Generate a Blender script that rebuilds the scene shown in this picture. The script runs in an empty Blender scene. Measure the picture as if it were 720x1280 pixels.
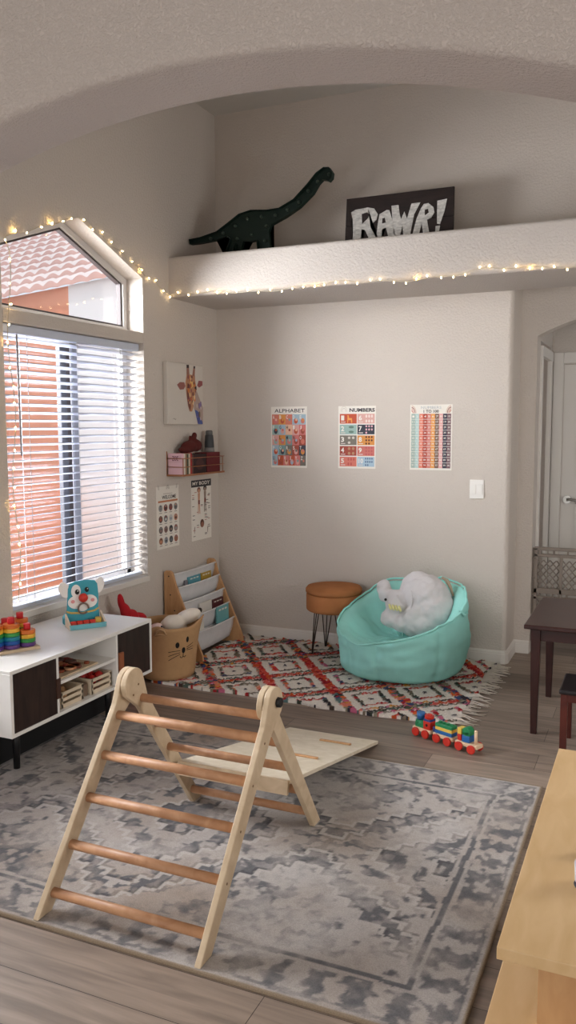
import bpy, bmesh, math, random
import numpy as np
from mathutils import Vector, Matrix
PI=math.pi
C=bpy.context.scene.collection
SC=bpy.context.scene
random.seed(7)

# ------------------------------------------------------------------ materials
def lin(c):
    return tuple((v/255/12.92 if v/255<=.04045 else ((v/255+.055)/1.055)**2.4) for v in c)+(1.,)
MC={}
def mat(name,col,rough=.7,bump=0,bscale=80,vary=0,vscale=6,metal=0,emit=0,spec=.4,stretch=None,bdetail=4,sheen=0,bdist=.002):
    if name in MC: return MC[name]
    m=bpy.data.materials.new(name); m.use_nodes=True; nt=m.node_tree; b=nt.nodes['Principled BSDF']
    c=lin(col); b.inputs['Base Color'].default_value=c; b.inputs['Roughness'].default_value=rough
    b.inputs['Metallic'].default_value=metal; b.inputs['Specular IOR Level'].default_value=spec
    if sheen: b.inputs['Sheen Weight'].default_value=sheen
    if emit:
        b.inputs['Emission Color'].default_value=c; b.inputs['Emission Strength'].default_value=emit
    if bump or vary:
        tc=nt.nodes.new('ShaderNodeTexCoord'); mp=nt.nodes.new('ShaderNodeMapping'); nt.links.new(tc.outputs['Object'],mp.inputs['Vector'])
        if stretch: mp.inputs['Scale'].default_value=stretch
    if vary:
        n=nt.nodes.new('ShaderNodeTexNoise'); n.inputs['Scale'].default_value=vscale; n.inputs['Detail'].default_value=5
        nt.links.new(mp.outputs[0],n.inputs['Vector'])
        r=nt.nodes.new('ShaderNodeValToRGB'); r.color_ramp.elements[0].position=.3; r.color_ramp.elements[1].position=.7
        r.color_ramp.elements[0].color=tuple(v*(1-vary) for v in c[:3])+(1,)
        r.color_ramp.elements[1].color=tuple(min(1,v*(1+vary)) for v in c[:3])+(1,)
        nt.links.new(n.outputs['Fac'],r.inputs[0]); nt.links.new(r.outputs[0],b.inputs['Base Color'])
    if bump:
        n=nt.nodes.new('ShaderNodeTexNoise'); n.inputs['Scale'].default_value=bscale; n.inputs['Detail'].default_value=bdetail
        nt.links.new(mp.outputs[0],n.inputs['Vector'])
        bp=nt.nodes.new('ShaderNodeBump'); bp.inputs['Strength'].default_value=bump; bp.inputs['Distance'].default_value=bdist
        nt.links.new(n.outputs['Fac'],bp.inputs['Height']); nt.links.new(bp.outputs[0],b.inputs['Normal'])
    MC[name]=m; return m

def attr_mat(name,rough=.95,bump=.5,bscale=300,dist=.003):
    m=bpy.data.materials.new(name); m.use_nodes=True; nt=m.node_tree; b=nt.nodes['Principled BSDF']
    a=nt.nodes.new('ShaderNodeAttribute'); a.attribute_name='Col'
    tc=nt.nodes.new('ShaderNodeTexCoord')
    n=nt.nodes.new('ShaderNodeTexNoise'); n.inputs['Scale'].default_value=bscale; n.inputs['Detail'].default_value=3
    nt.links.new(tc.outputs['Object'],n.inputs['Vector'])
    mx=nt.nodes.new('ShaderNodeMix'); mx.data_type='RGBA'; mx.blend_type='MULTIPLY'; mx.inputs[0].default_value=.35
    nt.links.new(a.outputs['Color'],mx.inputs[6])
    r=nt.nodes.new('ShaderNodeValToRGB'); r.color_ramp.elements[0].position=.35; r.color_ramp.elements[1].position=.65
    r.color_ramp.elements[0].color=(.45,.45,.45,1)
    nt.links.new(n.outputs['Fac'],r.inputs[0]); nt.links.new(r.outputs[0],mx.inputs[7]); nt.links.new(mx.outputs[2],b.inputs['Base Color'])
    bp=nt.nodes.new('ShaderNodeBump'); bp.inputs['Strength'].default_value=bump; bp.inputs['Distance'].default_value=dist
    nt.links.new(n.outputs['Fac'],bp.inputs['Height']); nt.links.new(bp.outputs[0],b.inputs['Normal'])
    b.inputs['Roughness'].default_value=rough; b.inputs['Specular IOR Level'].default_value=.1
    return m

def wood(name,c1,c2,scale=(3,3,30),rough=.5):
    if name in MC: return MC[name]
    m=bpy.data.materials.new(name); m.use_nodes=True; nt=m.node_tree; b=nt.nodes['Principled BSDF']
    tc=nt.nodes.new('ShaderNodeTexCoord'); mp=nt.nodes.new('ShaderNodeMapping'); mp.inputs['Scale'].default_value=scale
    nt.links.new(tc.outputs['Object'],mp.inputs['Vector'])
    n=nt.nodes.new('ShaderNodeTexNoise'); n.inputs['Scale'].default_value=4; n.inputs['Detail'].default_value=8; n.inputs['Distortion'].default_value=.6
    nt.links.new(mp.outputs[0],n.inputs['Vector'])
    r=nt.nodes.new('ShaderNodeValToRGB'); r.color_ramp.elements[0].position=.3; r.color_ramp.elements[1].position=.72
    r.color_ramp.elements[0].color=lin(c1); r.color_ramp.elements[1].color=lin(c2)
    nt.links.new(n.outputs['Fac'],r.inputs[0]); nt.links.new(r.outputs[0],b.inputs['Base Color'])
    b.inputs['Roughness'].default_value=rough; b.inputs['Specular IOR Level'].default_value=.35
    MC[name]=m; return m

def wall_mat(name,col,bump=.5,scale=70):
    m=bpy.data.materials.new(name); m.use_nodes=True; nt=m.node_tree; b=nt.nodes['Principled BSDF']
    b.inputs['Base Color'].default_value=lin(col); b.inputs['Roughness'].default_value=.85; b.inputs['Specular IOR Level'].default_value=.25
    tc=nt.nodes.new('ShaderNodeTexCoord')
    n=nt.nodes.new('ShaderNodeTexNoise'); n.inputs['Scale'].default_value=scale; n.inputs['Detail'].default_value=5; n.inputs['Roughness'].default_value=.6
    r=nt.nodes.new('ShaderNodeValToRGB'); r.color_ramp.elements[0].position=.42; r.color_ramp.elements[1].position=.6
    bp=nt.nodes.new('ShaderNodeBump'); bp.inputs['Strength'].default_value=bump; bp.inputs['Distance'].default_value=.004
    nt.links.new(tc.outputs['Object'],n.inputs['Vector']); nt.links.new(n.outputs['Fac'],r.inputs[0])
    nt.links.new(r.outputs[0],bp.inputs['Height']); nt.links.new(bp.outputs[0],b.inputs['Normal'])
    return m

def floor_mat():
    m=bpy.data.materials.new('vinyl planks'); m.use_nodes=True; nt=m.node_tree; b=nt.nodes['Principled BSDF']; L=nt.links.new
    tc=nt.nodes.new('ShaderNodeTexCoord')
    br=nt.nodes.new('ShaderNodeTexBrick'); br.offset=.37; br.inputs['Scale'].default_value=1
    br.inputs['Brick Width'].default_value=1.22; br.inputs['Row Height'].default_value=.18; br.inputs['Mortar Size'].default_value=.0012
    br.inputs['Color1'].default_value=lin((158,141,127)); br.inputs['Color2'].default_value=lin((124,108,97)); br.inputs['Mortar'].default_value=lin((70,60,52))
    L(tc.outputs['Object'],br.inputs['Vector'])
    mp=nt.nodes.new('ShaderNodeMapping'); mp.inputs['Scale'].default_value=(1.2,14,1); L(tc.outputs['Object'],mp.inputs['Vector'])
    n=nt.nodes.new('ShaderNodeTexNoise'); n.inputs['Scale'].default_value=2.2; n.inputs['Detail'].default_value=8; n.inputs['Distortion'].default_value=.7; L(mp.outputs[0],n.inputs['Vector'])
    r=nt.nodes.new('ShaderNodeValToRGB'); r.color_ramp.elements[0].position=.3; r.color_ramp.elements[1].position=.7
    r.color_ramp.elements[0].color=(.5,.5,.5,1); r.color_ramp.elements[1].color=(1.15,1.12,1.1,1); L(n.outputs['Fac'],r.inputs[0])
    mx=nt.nodes.new('ShaderNodeMix'); mx.data_type='RGBA'; mx.blend_type='MULTIPLY'; mx.inputs[0].default_value=.75
    L(br.outputs['Color'],mx.inputs[6]); L(r.outputs[0],mx.inputs[7]); L(mx.outputs[2],b.inputs['Base Color'])
    b.inputs['Roughness'].default_value=.42; b.inputs['Specular IOR Level'].default_value=.35
    return m

def glass_mat():
    m=bpy.data.materials.new('window glass'); m.use_nodes=True; nt=m.node_tree; nt.nodes.clear()
    o=nt.nodes.new('ShaderNodeOutputMaterial'); t=nt.nodes.new('ShaderNodeBsdfTransparent'); g=nt.nodes.new('ShaderNodeBsdfGlossy'); g.inputs['Roughness'].default_value=.02
    x=nt.nodes.new('ShaderNodeMixShader'); x.inputs[0].default_value=.045
    nt.links.new(t.outputs[0],x.inputs[1]); nt.links.new(g.outputs[0],x.inputs[2]); nt.links.new(x.outputs[0],o.inputs[0])
    return m

# ------------------------------------------------------------------ mesh helpers
class MB:
    def __init__(s): s.v=[]; s.f=[]; s.m=[]; s.mats=[]; s.cur=0; s.smooth=[]; s.sm=False
    def use(s,m):
        if m not in s.mats: s.mats.append(m)
        s.cur=s.mats.index(m); return s
    def add(s,vs,fs,sm=None):
        o=len(s.v); s.v+= [tuple(v) for v in vs]
        for f in fs: s.f.append(tuple(i+o for i in f)); s.m.append(s.cur); s.smooth.append(s.sm if sm is None else sm)
        return s
    def box(s,x0,x1,y0,y1,z0,z1,rot=None,piv=None):
        vs=[(x,y,z) for x in (x0,x1) for y in (y0,y1) for z in (z0,z1)]
        if rot is not None:
            p=Vector(piv if piv else ((x0+x1)/2,(y0+y1)/2,(z0+z1)/2)); vs=[rot@(Vector(v)-p)+p for v in vs]
        return s.add(vs,[(0,1,3,2),(4,6,7,5),(0,4,5,1),(2,3,7,6),(0,2,6,4),(1,5,7,3)],False)
    def prism(s,poly,axis,a,b):
        # poly 2d in the other two axes (order x,y / x,z / y,z)
        n=len(poly)
        def P(q,t):
            if axis==0: return (t,q[0],q[1])
            if axis==1: return (q[0],t,q[1])
            return (q[0],q[1],t)
        vs=[P(q,a) for q in poly]+[P(q,b) for q in poly]
        fs=[tuple(range(n)),tuple(range(2*n-1,n-1,-1))]+[(i,i+n,(i+1)%n+n,(i+1)%n) for i in range(n)]
        return s.add(vs,fs,False)
    def cyl(s,p,q,r0,r1=None,n=16,caps=True):
        p=Vector(p);q=Vector(q); r1=r0 if r1 is None else r1
        d=(q-p).normalized(); a=d.orthogonal().normalized(); b=d.cross(a)
        vs=[];
        for c,r in ((p,r0),(q,r1)):
            for i in range(n):
                t=2*PI*i/n; vs.append(c+a*math.cos(t)*r+b*math.sin(t)*r)
        s.add(vs,[(i,(i+1)%n,(i+1)%n+n,i+n) for i in range(n)],True)
        if caps:
            s.add(vs[:n],[tuple(range(n-1,-1,-1))],False); s.add(vs[n:],[tuple(range(n))],False)
        return s
    def lathe(s,prof,c,n=32,ax=None,sx=1,sy=1):
        # prof [(r,z)]
        vs=[];m=len(prof); M=ax if ax is not None else Matrix.Identity(3)
        for r,z in prof:
            for i in range(n):
                t=2*PI*i/n; vs.append(M@Vector((r*math.cos(t)*sx,r*math.sin(t)*sy,z))+Vector(c))
        fs=[(j*n+i,j*n+(i+1)%n,(j+1)*n+(i+1)%n,(j+1)*n+i) for j in range(m-1) for i in range(n)]
        if prof[0][0]>1e-5: fs.append(tuple(range(n-1,-1,-1)))
        if prof[-1][0]>1e-5: fs.append(tuple((m-1)*n+i for i in range(n)))
        return s.add(vs,fs,True)
    def ell(s,c,r,rot=None,n=16):
        prof=[(math.sin(PI*i/n),-math.cos(PI*i/n)) for i in range(n+1)]
        prof[0]=(0,-1);prof[-1]=(0,1)
        vs=[];k=n*2
        for a,z in prof:
            for i in range(k):
                t=2*PI*i/k; v=Vector((a*math.cos(t)*r[0],a*math.sin(t)*r[1],z*r[2]))
                if rot is not None: v=rot@v
                vs.append(v+Vector(c))
        fs=[(j*k+i,j*k+(i+1)%k,(j+1)*k+(i+1)%k,(j+1)*k+i) for j in range(n) for i in range(k)]
        return s.add(vs,fs,True)
    def tube(s,pts,r,n=8,closed=False):
        pts=[Vector(p) for p in pts]; m=len(pts); vs=[]
        up=Vector((0,0,1))
        prev=None
        for i,p in enumerate(pts):
            a=pts[max(0,i-1)];b=pts[min(m-1,i+1)]
            d=(b-a).normalized()
            if prev is None:
                u=d.orthogonal().normalized()
            else:
                u=(prev-d*prev.dot(d)).normalized()
            prev=u; w=d.cross(u)
            rr=r[i] if isinstance(r,(list,tuple)) else r
            for k in range(n):
                t=2*PI*k/n; vs.append(p+u*math.cos(t)*rr+w*math.sin(t)*rr)
        fs=[(j*n+i,j*n+(i+1)%n,(j+1)*n+(i+1)%n,(j+1)*n+i) for j in range(m-1) for i in range(n)]
        fs+=[tuple(range(n-1,-1,-1)),tuple((m-1)*n+i for i in range(n))]
        return s.add(vs,fs,True)
    def poly(s,pts): return s.add(pts,[tuple(range(len(pts)))],False)
    def build(s,name,m=None,parent=None,bevel=0,seg=2,mods=None):
        me=bpy.data.meshes.new(name); me.from_pydata(s.v,[],s.f)
        ms=s.mats if (s.mats and m is None) else [m]
        for x in ms: me.materials.append(x)
        me.polygons.foreach_set('material_index',[i if m is None else 0 for i in s.m])
        me.polygons.foreach_set('use_smooth',s.smooth)
        b=bmesh.new(); b.from_mesh(me); bmesh.ops.remove_doubles(b,verts=b.verts,dist=1e-5); bmesh.ops.recalc_face_normals(b,faces=b.faces); b.to_mesh(me); b.free()
        me.update()
        o=bpy.data.objects.new(name,me); C.objects.link(o)
        if parent: 
            o.parent=parent; o.matrix_parent_inverse=Matrix.Translation(-Vector(parent.location)) if not parent.parent else parent.matrix_parent_inverse.copy()
            if parent.parent: 
                o.matrix_parent_inverse=Matrix.Identity(4)
        if bevel:
            d=o.modifiers.new('bevel','BEVEL'); d.width=bevel; d.segments=seg; d.limit_method='ANGLE'; d.angle_limit=.6; d.harden_normals=False
        return o
def thing(name,label,cat,loc=(0,0,0),group=None):
    o=bpy.data.objects.new(name,None); C.objects.link(o); o.empty_display_size=.05
    o.location=loc; o['label']=label; o['category']=cat
    if group: o['group']=group
    return o
def tag(o,label,cat,group=None):
    o['label']=label; o['category']=cat
    if group: o['group']=group
    return o
def struct(o): o['kind']='structure'; return o
def Rz(a): return Matrix.Rotation(a,3,'Z')
def Rx(a): return Matrix.Rotation(a,3,'X')
def Ry(a): return Matrix.Rotation(a,3,'Y')

_tc={}
def text_geo(s,bold=0.0):
    k=(s,bold)
    if k in _tc: return _tc[k]
    cu=bpy.data.curves.new('t','FONT'); cu.body=s; cu.size=1; cu.resolution_u=2; cu.offset=bold; cu.align_x='CENTER'
    o=bpy.data.objects.new('t',cu); C.objects.link(o); bpy.context.view_layer.update()
    me=bpy.data.meshes.new_from_object(o)
    vs=[(v.co.x,v.co.y) for v in me.vertices]; fs=[tuple(p.vertices) for p in me.polygons]
    bpy.data.objects.remove(o); bpy.data.curves.remove(cu); bpy.data.meshes.remove(me)
    x0=min(v[0] for v in vs);x1=max(v[0] for v in vs);y0=min(v[1] for v in vs);y1=max(v[1] for v in vs)
    vs=[((v[0]-x0)/(x1-x0),(v[1]-y0)/(y1-y0)) for v in vs]
    _tc[k]=(vs,fs,(x1-x0)/(y1-y0)); return _tc[k]
class Flat:
    """draws 2d artwork in a plane: P0 + u*U + v*V + layer*N"""
    def __init__(s,mb,P0,U,V,N): s.mb=mb; s.P=Vector(P0); s.U=Vector(U); s.V=Vector(V); s.N=Vector(N); s.k=0.0006
    def pt(s,u,v): return s.P+s.U*u+s.V*v+s.N*s.k
    def rect(s,m,u0,v0,u1,v1,lay=1):
        s.k=.0004*lay; s.mb.use(m); s.mb.poly([s.pt(u0,v0),s.pt(u1,v0),s.pt(u1,v1),s.pt(u0,v1)])
    def poly(s,m,l,lay=1):
        s.k=.0004*lay; s.mb.use(m); s.mb.poly([s.pt(*q) for q in l])
    def disc(s,m,u,v,ru,rv,lay=2,n=14):
        s.poly(m,[(u+ru*math.cos(2*PI*i/n),v+rv*math.sin(2*PI*i/n)) for i in range(n)],lay)
    def ring(s,m,u,v,r0,r1,a0,a1,lay=2,n=12):
        for i in range(n):
            t0=a0+(a1-a0)*i/n;t1=a0+(a1-a0)*(i+1)/n
            s.poly(m,[(u+r*math.cos(t),v+r*math.sin(t)) for r,t in ((r0,t0),(r1,t0),(r1,t1),(r0,t1))],lay)
    def text(s,m,t,u0,v0,u1,v1,lay=3,bold=.0):
        vs,fs,a=text_geo(t,bold); s.k=.0004*lay; s.mb.use(m)
        s.mb.add([s.pt(u0+(u1-u0)*x,v0+(v1-v0)*y) for x,y in vs],fs,False)

# ------------------------------------------------------------------ common materials
W_WALL=wall_mat('painted wall',(206,196,186),.45,75)
W_ARCH=wall_mat('painted knockdown wall',(196,184,176),.6,120)
W_LEDGE=wall_mat('painted ledge',(202,193,185),.45,75)
W_CEIL=wall_mat('ceiling paint',(205,200,192),.5,75)
M_TRIM=mat('white trim paint',(222,216,208),.45)
M_WHITE=mat('white gloss',(236,232,226),.4)
M_BLACK=mat('black',(18,17,17),.5)
BIRCH=wood('birch ply',(190,166,136),(212,190,160),(4,4,4),.55)
DOWEL=wood('beech dowel',(170,122,88),(194,148,112),(5,5,5),.5)
PINE=wood('pine board',(182,134,90),(204,160,116),(9,9,2),.55)
FLOOR=floor_mat()

# ------------------------------------------------------------------ room shell
XR=4.6; YB=-8.0; ZC=3.63
mb=MB(); mb.box(-.17,XR,YB,5.,-.12,0); struct(mb.build('floor',FLOOR))
mb=MB(); mb.box(-.17,XR+.2,-3.75,.6,ZC,ZC+.1); mb.box(-.17,XR+.2,YB-.2,-3.75,ZC-.8,ZC-.7); mb.box(2.0,XR+.2,.47,5.,2.5,2.6)
struct(mb.build('ceiling',W_CEIL))
# left wall with the pointed window opening
WL,WR,ZS,ZSH,ZA,YA=-2.125,-.927,.575,2.392,2.615,-1.526
ZT0,ZT1=2.005,2.072
TW=-.17
mb=MB()
mb.prism([(YB,0),(.3,0),(.3,ZS),(YB,ZS)],0,TW,0)
mb.prism([(YB,ZS),(-3.4,ZS),(-3.4,ZC),(YB,ZC)],0,TW,0); mb.prism([(-3.4,2.1),(-2.6,2.1),(-2.6,ZC),(-3.4,ZC)],0,TW,0); mb.prism([(-2.6,ZS),(WL,ZS),(WL,ZC),(-2.6,ZC)],0,TW,0)
mb.prism([(WR,ZS),(.3,ZS),(.3,ZC),(WR,ZC)],0,TW,0)
mb.prism([(WL,ZSH),(YA,ZA),(YA,ZC),(WL,ZC)],0,TW,0)
mb.prism([(YA,ZA),(WR,ZSH),(WR,ZC),(YA,ZC)],0,TW,0)
struct(mb.build('wall_left',W_WALL))
mb=MB(); mb.box(TW,.0,WL,WR,ZT0,ZT1); struct(mb.build('trim_2',W_WALL,bevel=.006))
mb=MB(); mb.box(TW,.006,WL,WR,ZS-.006,ZS+.004); mb.box(-.0,.012,WL-.005,WR+.005,ZS-.03,ZS+.004); struct(mb.build('trim_3',M_TRIM,bevel=.003))
# back wall, recess and ledge
W=2.05; REC=.322; b=.03
mb=MB()
prof=[(0,0),(W-b,0)]+[(W-b+b*math.sin(t),b-b*math.cos(t)) for t in [PI/2*i/6 for i in range(1,7)]]+[(W,REC),(W,REC+.14),(0,REC+.14)]
mb.prism(prof,2,0,2.40)
mb.prism([(0,0),(XR,0),(XR,.46),(0,.46)],2,2.40,ZC)
struct(mb.build('wall_back',W_WALL))
# recess wall with arched opening to the hallway
AX0,AX1,SP,RISE=2.152,3.40,2.075,.15
half=(AX1-AX0)/2;Rr=(half*half+RISE*RISE)/(2*RISE);cx=(AX0+AX1)/2
arc=[(AX0+(AX1-AX0)*i/24, SP+RISE-Rr+math.sqrt(Rr*Rr-(AX0+(AX1-AX0)*i/24-cx)**2)) for i in range(25)]
mb=MB()
mb.prism([(W-.0,0),(AX0,0),(AX0,2.40),(W-.0,2.40)],1,REC,REC+.14)
for i in range(24):
    mb.prism([arc[i],arc[i+1],(arc[i+1][0],2.40),(arc[i][0],2.40)],1,REC,REC+.14)
mb.prism([(AX1,0),(XR,0),(XR,2.40),(AX1,2.40)],1,REC,REC+.14)
struct(mb.build('wall_recess',W_WALL))
# plant ledge
mb=MB()
def rr(y0,z0,y1,z1,r):
    P=[(y1,z1),(y1,z0)]
    for k in range(7): t=PI/2*k/6; P.append((y0+r-r*math.sin(t),z0+r-r*math.cos(t)))
    for k in range(7): t=PI/2*k/6; P.append((y0+.02-.02*math.cos(t),z1-.02+.02*math.sin(t)))
    return P
mb.prism(rr(-.63,2.32,.0,2.572,.03),0,0,XR)
struct(mb.build('trim_1',W_LEDGE))
# right wall and kitchen end
mb=MB(); mb.box(XR,XR+.15,YB,-2.8,0,ZC); mb.box(XR,XR+.15,-1.2,.46,0,ZC); mb.box(XR,XR+.15,-2.8,-1.2,0,1.05); mb.box(XR,XR+.15,-2.8,-1.2,2.35,ZC); struct(mb.build('wall_right',W_WALL))
mb=MB()
for q in ((-2.8,-2.75,1.05,2.35),(-1.25,-1.2,1.05,2.35),(-2.75,-1.25,1.05,1.10),(-2.75,-1.25,2.30,2.35)): mb.box(XR+.03,XR+.08,*q)
struct(mb.build('added_window_right',M_TRIM))  # unseen window added to frame the dining fill lamp
mb=MB()
for q in ((.5,.56,0,2.35),(4.04,4.1,0,2.35),(.56,4.04,2.29,2.35)): mb.box(q[0],q[1],YB-.10,YB-.04,q[2],q[3])
struct(mb.build('added_patio_frame',M_TRIM))  # unseen patio frame added around the kitchen fill lamp
mb=MB(); mb.box(-.17,XR,YB-.12,YB,2.35,ZC-.7); mb.box(-.17,.5,YB-.12,YB,0,2.35); mb.box(4.1,XR,YB-.12,YB,0,2.35); struct(mb.build('wall_kitchen',W_WALL))
# foreground arch wall
mb=MB()
ax0,ax1=.62,3.3; axc,azc,aR=1.956,-.126,2.359
y0,y1=-3.75,-3.55
N=64; A=[(ax0+(ax1-ax0)*i/N,0) for i in range(N+1)]; A=[(x,azc+math.sqrt(aR*aR-(x-axc)**2)) for x,_ in A]
rb=.018
sec=[(y0,ZC,0)]  # (y, z offset) cross section going round the bottom edge with rounded corners
def ring(k):
    x,z=A[k]; nx,nz=(x-axc)/aR,(z-azc)/aR
    pts=[]
    for j in range(6):
        t=PI/2*j/5; pts.append((y0+rb-rb*math.cos(t), rb-rb*math.sin(t)))
    for j in range(6):
        t=PI/2*j/5; pts.append((y1-rb+rb*math.sin(t), rb-rb*math.cos(t)))
    P=[(x,y0,ZC)]+[(x+nx*o,y,z+nz*o) for y,o in pts]+[(x,y1,ZC)]
    return P
rings=[ring(k) for k in range(N+1)]; n=len(rings[0]); vs=[p for r in rings for p in r]
mb.add(vs,[(i*n+j,(i+1)*n+j,(i+1)*n+j+1,i*n+j+1) for i in range(N) for j in range(n-1)],True)
mb.sm=False
mb.box(0,ax0,y0,y1,0,ZC); mb.box(ax1,XR,y0,y1,0,ZC)
struct(mb.build('wall_front',W_ARCH))
# hallway
mb=MB(); mb.box(2.0,2.15,.462,1.13,2.06,2.5); mb.box(2.0,2.15,1.085,1.13,0,2.06); mb.box(2.0,2.15,.462,.50,0,2.06); struct(mb.build('wall_hall_left',W_WALL))
mb=MB(); mb.box(2.0,XR,1.13,1.25,2.03,2.5); mb.box(2.0,2.24,1.132,1.25,0,2.03); mb.box(2.24,3.1,1.132,1.25,1.946,2.03); mb.box(3.1,XR,1.13,1.25,0,2.03); struct(mb.build('wall_hall_back',W_WALL))
mb=MB()
for (a0,a1) in ((.50,.56),(1.02,1.085)): mb.box(2.135,2.165,a0,a1,0,1.9645)
mb.box(2.135,2.167,.50,1.085,1.965,2.03)
mb.box(2.05,2.135,.56,1.02,0,.001); mb.box(2.02,2.14,.50,.52,0,2.0);
struct(mb.build('trim_4',M_TRIM,bevel=.004))
d=struct(MB().box(2.06,2.10,.56,1.02,0,1.965).build('door_2',M_TRIM))
mb=MB(); mb.box(2.166,2.236,1.105,1.1315,0,2.03); mb.box(2.2365,3.1,1.104,1.1315,1.951,2.03); struct(mb.build('trim_5',M_TRIM,bevel=.004))
door=MB(); door.box(2.24,3.05,1.155,1.19,.01,1.945); door=struct(door.build('door_1',M_TRIM))
mb=MB()
for (z0,z1) in ((1.15,1.82),(.12,.95)):
    for (x0,x1) in ((2.34,2.60),(2.69,2.95)):
        for q in ((x0,x1,z0,z0+.02),(x0,x1,z1-.02,z1),(x0,x0+.02,z0,z1),(x1-.02,x1,z0,z1)): mb.box(q[0],q[1],1.148,1.157,q[2],q[3])
mb.build('door_panel_moulding',M_TRIM,door,bevel=.003)
CH=mat('satin nickel',(150,146,140),.3,metal=1)
mb=MB(); mb.cyl((2.285,1.157,.965),(2.285,1.135,.965),.03); mb.cyl((2.285,1.14,.965),(2.285,1.10,.965),.010); mb.tube([(2.285,1.10,.965),(2.31,1.097,.968),(2.35,1.097,.963),(2.395,1.10,.958)],.009)
mb.build('door_handle',CH,door)
# baseboards (profiled)
def bb(name,pts,h=.0855,t=.014):
    mb=MB()
    P=[Vector((a,b_,0)) for a,b_ in pts]  # added fill lamp at an unseen opening behind the camera
    prof=[(0,0),(t,0),(t,h*.72),(t*.75,h*.78),(t*.75,h*.86),(t*.3,h*.97),(0,h)]  # added fill lamp from the right, set in the added window
    # offset rings
    R=[]
    for i,p in enumerate(P):
        d0=(P[i]-P[i-1]).normalized() if i>0 else None; d1=(P[i+1]-P[i]).normalized() if i<len(P)-1 else None
        if d0 is None: d0=d1
        if d1 is None: d1=d0
        n0=Vector((d0.y,-d0.x,0)); n1=Vector((d1.y,-d1.x,0)); m=(n0+n1).normalized(); m=m/max(.3,m.dot(n0))
        R.append([p+m*o+Vector((0,0,z)) for o,z in prof])
    k=len(prof)
    mb.add([q for r in R for q in r],[(i*k+j,(i+1)*k+j,(i+1)*k+(j+1)%k,i*k+(j+1)%k) for i in range(len(R)-1) for j in range(k)]+[tuple(range(k)),tuple((len(R)-1)*k+j for j in range(k))],False)
    return struct(mb.build(name,M_TRIM))
bb('baseboard_back',[(0.0,-.0),(W-.03,0),(W-.012,.006),(W,.03),(W,REC),(AX0-.005,REC)])
bb('baseboard_left',[(0,-3.55),(0,-.014)])

# ------------------------------------------------------------------ windows
VIN=mat('white vinyl frame',(205,200,196),.4)
GL=glass_mat()
w=MB()
fx0,fx1=-.165,-.125
fw=.045
w.box(fx0,fx1,WL,WL+fw,ZS,ZT0);w.box(fx0,fx1,WR-fw,WR,ZS,ZT0);w.box(fx0,fx1,WL,WR,ZS,ZS+fw);w.box(fx0,fx1,WL,WR,ZT0-fw,ZT0)
win=struct(w.build('window_1',VIN,bevel=.004))
M_DARKGAP=mat('window gasket',(76,68,68),.6)
mb=MB(); mb.box(-.16,-.130,-1.55,-1.50,ZS+fw,ZT0-fw); mb.build('sash_stile',mat('dark grey sash',(74,74,80),.6),win,bevel=.004)
mb=MB(); mb.box(-.15,-.112,-1.47,-1.425,ZS+fw,ZT0-fw)
mb.build('sash_stile',mat('grey sash',(136,136,144),.5),win,bevel=.004)
mb=MB(); mb.box(-.15,-.13,-1.50,-1.47,ZS+fw,ZT0-fw); mb.build('screen_gasket',M_DARKGAP,win)
mb=MB(); mb.box(-.148,-.144,WL+fw,-1.56,ZS+fw,ZT0-fw); mb.box(-.148,-.144,-1.425,WR-fw,ZS+fw,ZT0-fw); mb.build('pane',GL,win)
w=MB()
for q in ((-3.4,-3.36,ZS,2.1),(-2.64,-2.6,ZS,2.1),(-3.4,-2.6,ZS,ZS+.04),(-3.4,-2.6,2.06,2.1)): w.box(fx0,fx1,*q)
w3=struct(w.build('added_window_left',VIN,bevel=.004))  # added window out of view, lets extra daylight in from the left
BL=mat('white blind vinyl',(200,206,220),.45)
w=MB(); z=2.05
while z>ZS+.05:
    w.box(-.082,-.032,-3.355,-2.645,z-.0012,z+.0012,Ry(.32)); z-=.040
w.build('added_window_slats',BL,w3)  # slats on the added window, put there to cut and soften its light
# upper pentagon window
def penta(o):  # inset pentagon of upper opening
    k=(ZA-ZSH)/(WR-YA); L=math.sqrt(1+k*k)
    zr=lambda y: ZSH+k*(WR-y)
    return [(WL+o,ZT1+o),(WR-o,ZT1+o),(WR-o,ZSH+k*o-o*L),(YA,ZA-o*L),(WL+o,ZSH+k*o-o*L)]
mb=MB()
P0=penta(0);P1=penta(.034)
for i in range(5):
    j=(i+1)%5
    mb.prism([P0[i],P0[j],P1[j],P1[i]],0,-.165,-.115)
w2=struct(mb.build('window_2',VIN,bevel=.003))
P1=penta(.034);P2=penta(.046)
mb=MB()
for i in range(5):
    j=(i+1)%5
    mb.prism([P1[i],P1[j],P2[j],P2[i]],0,-.16,-.13)
mb.build('glazing_gasket',M_DARKGAP,w2)
mb=MB(); mb.prism(penta(.04),0,-.147,-.143); mb.build('pane',GL,w2)

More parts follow.
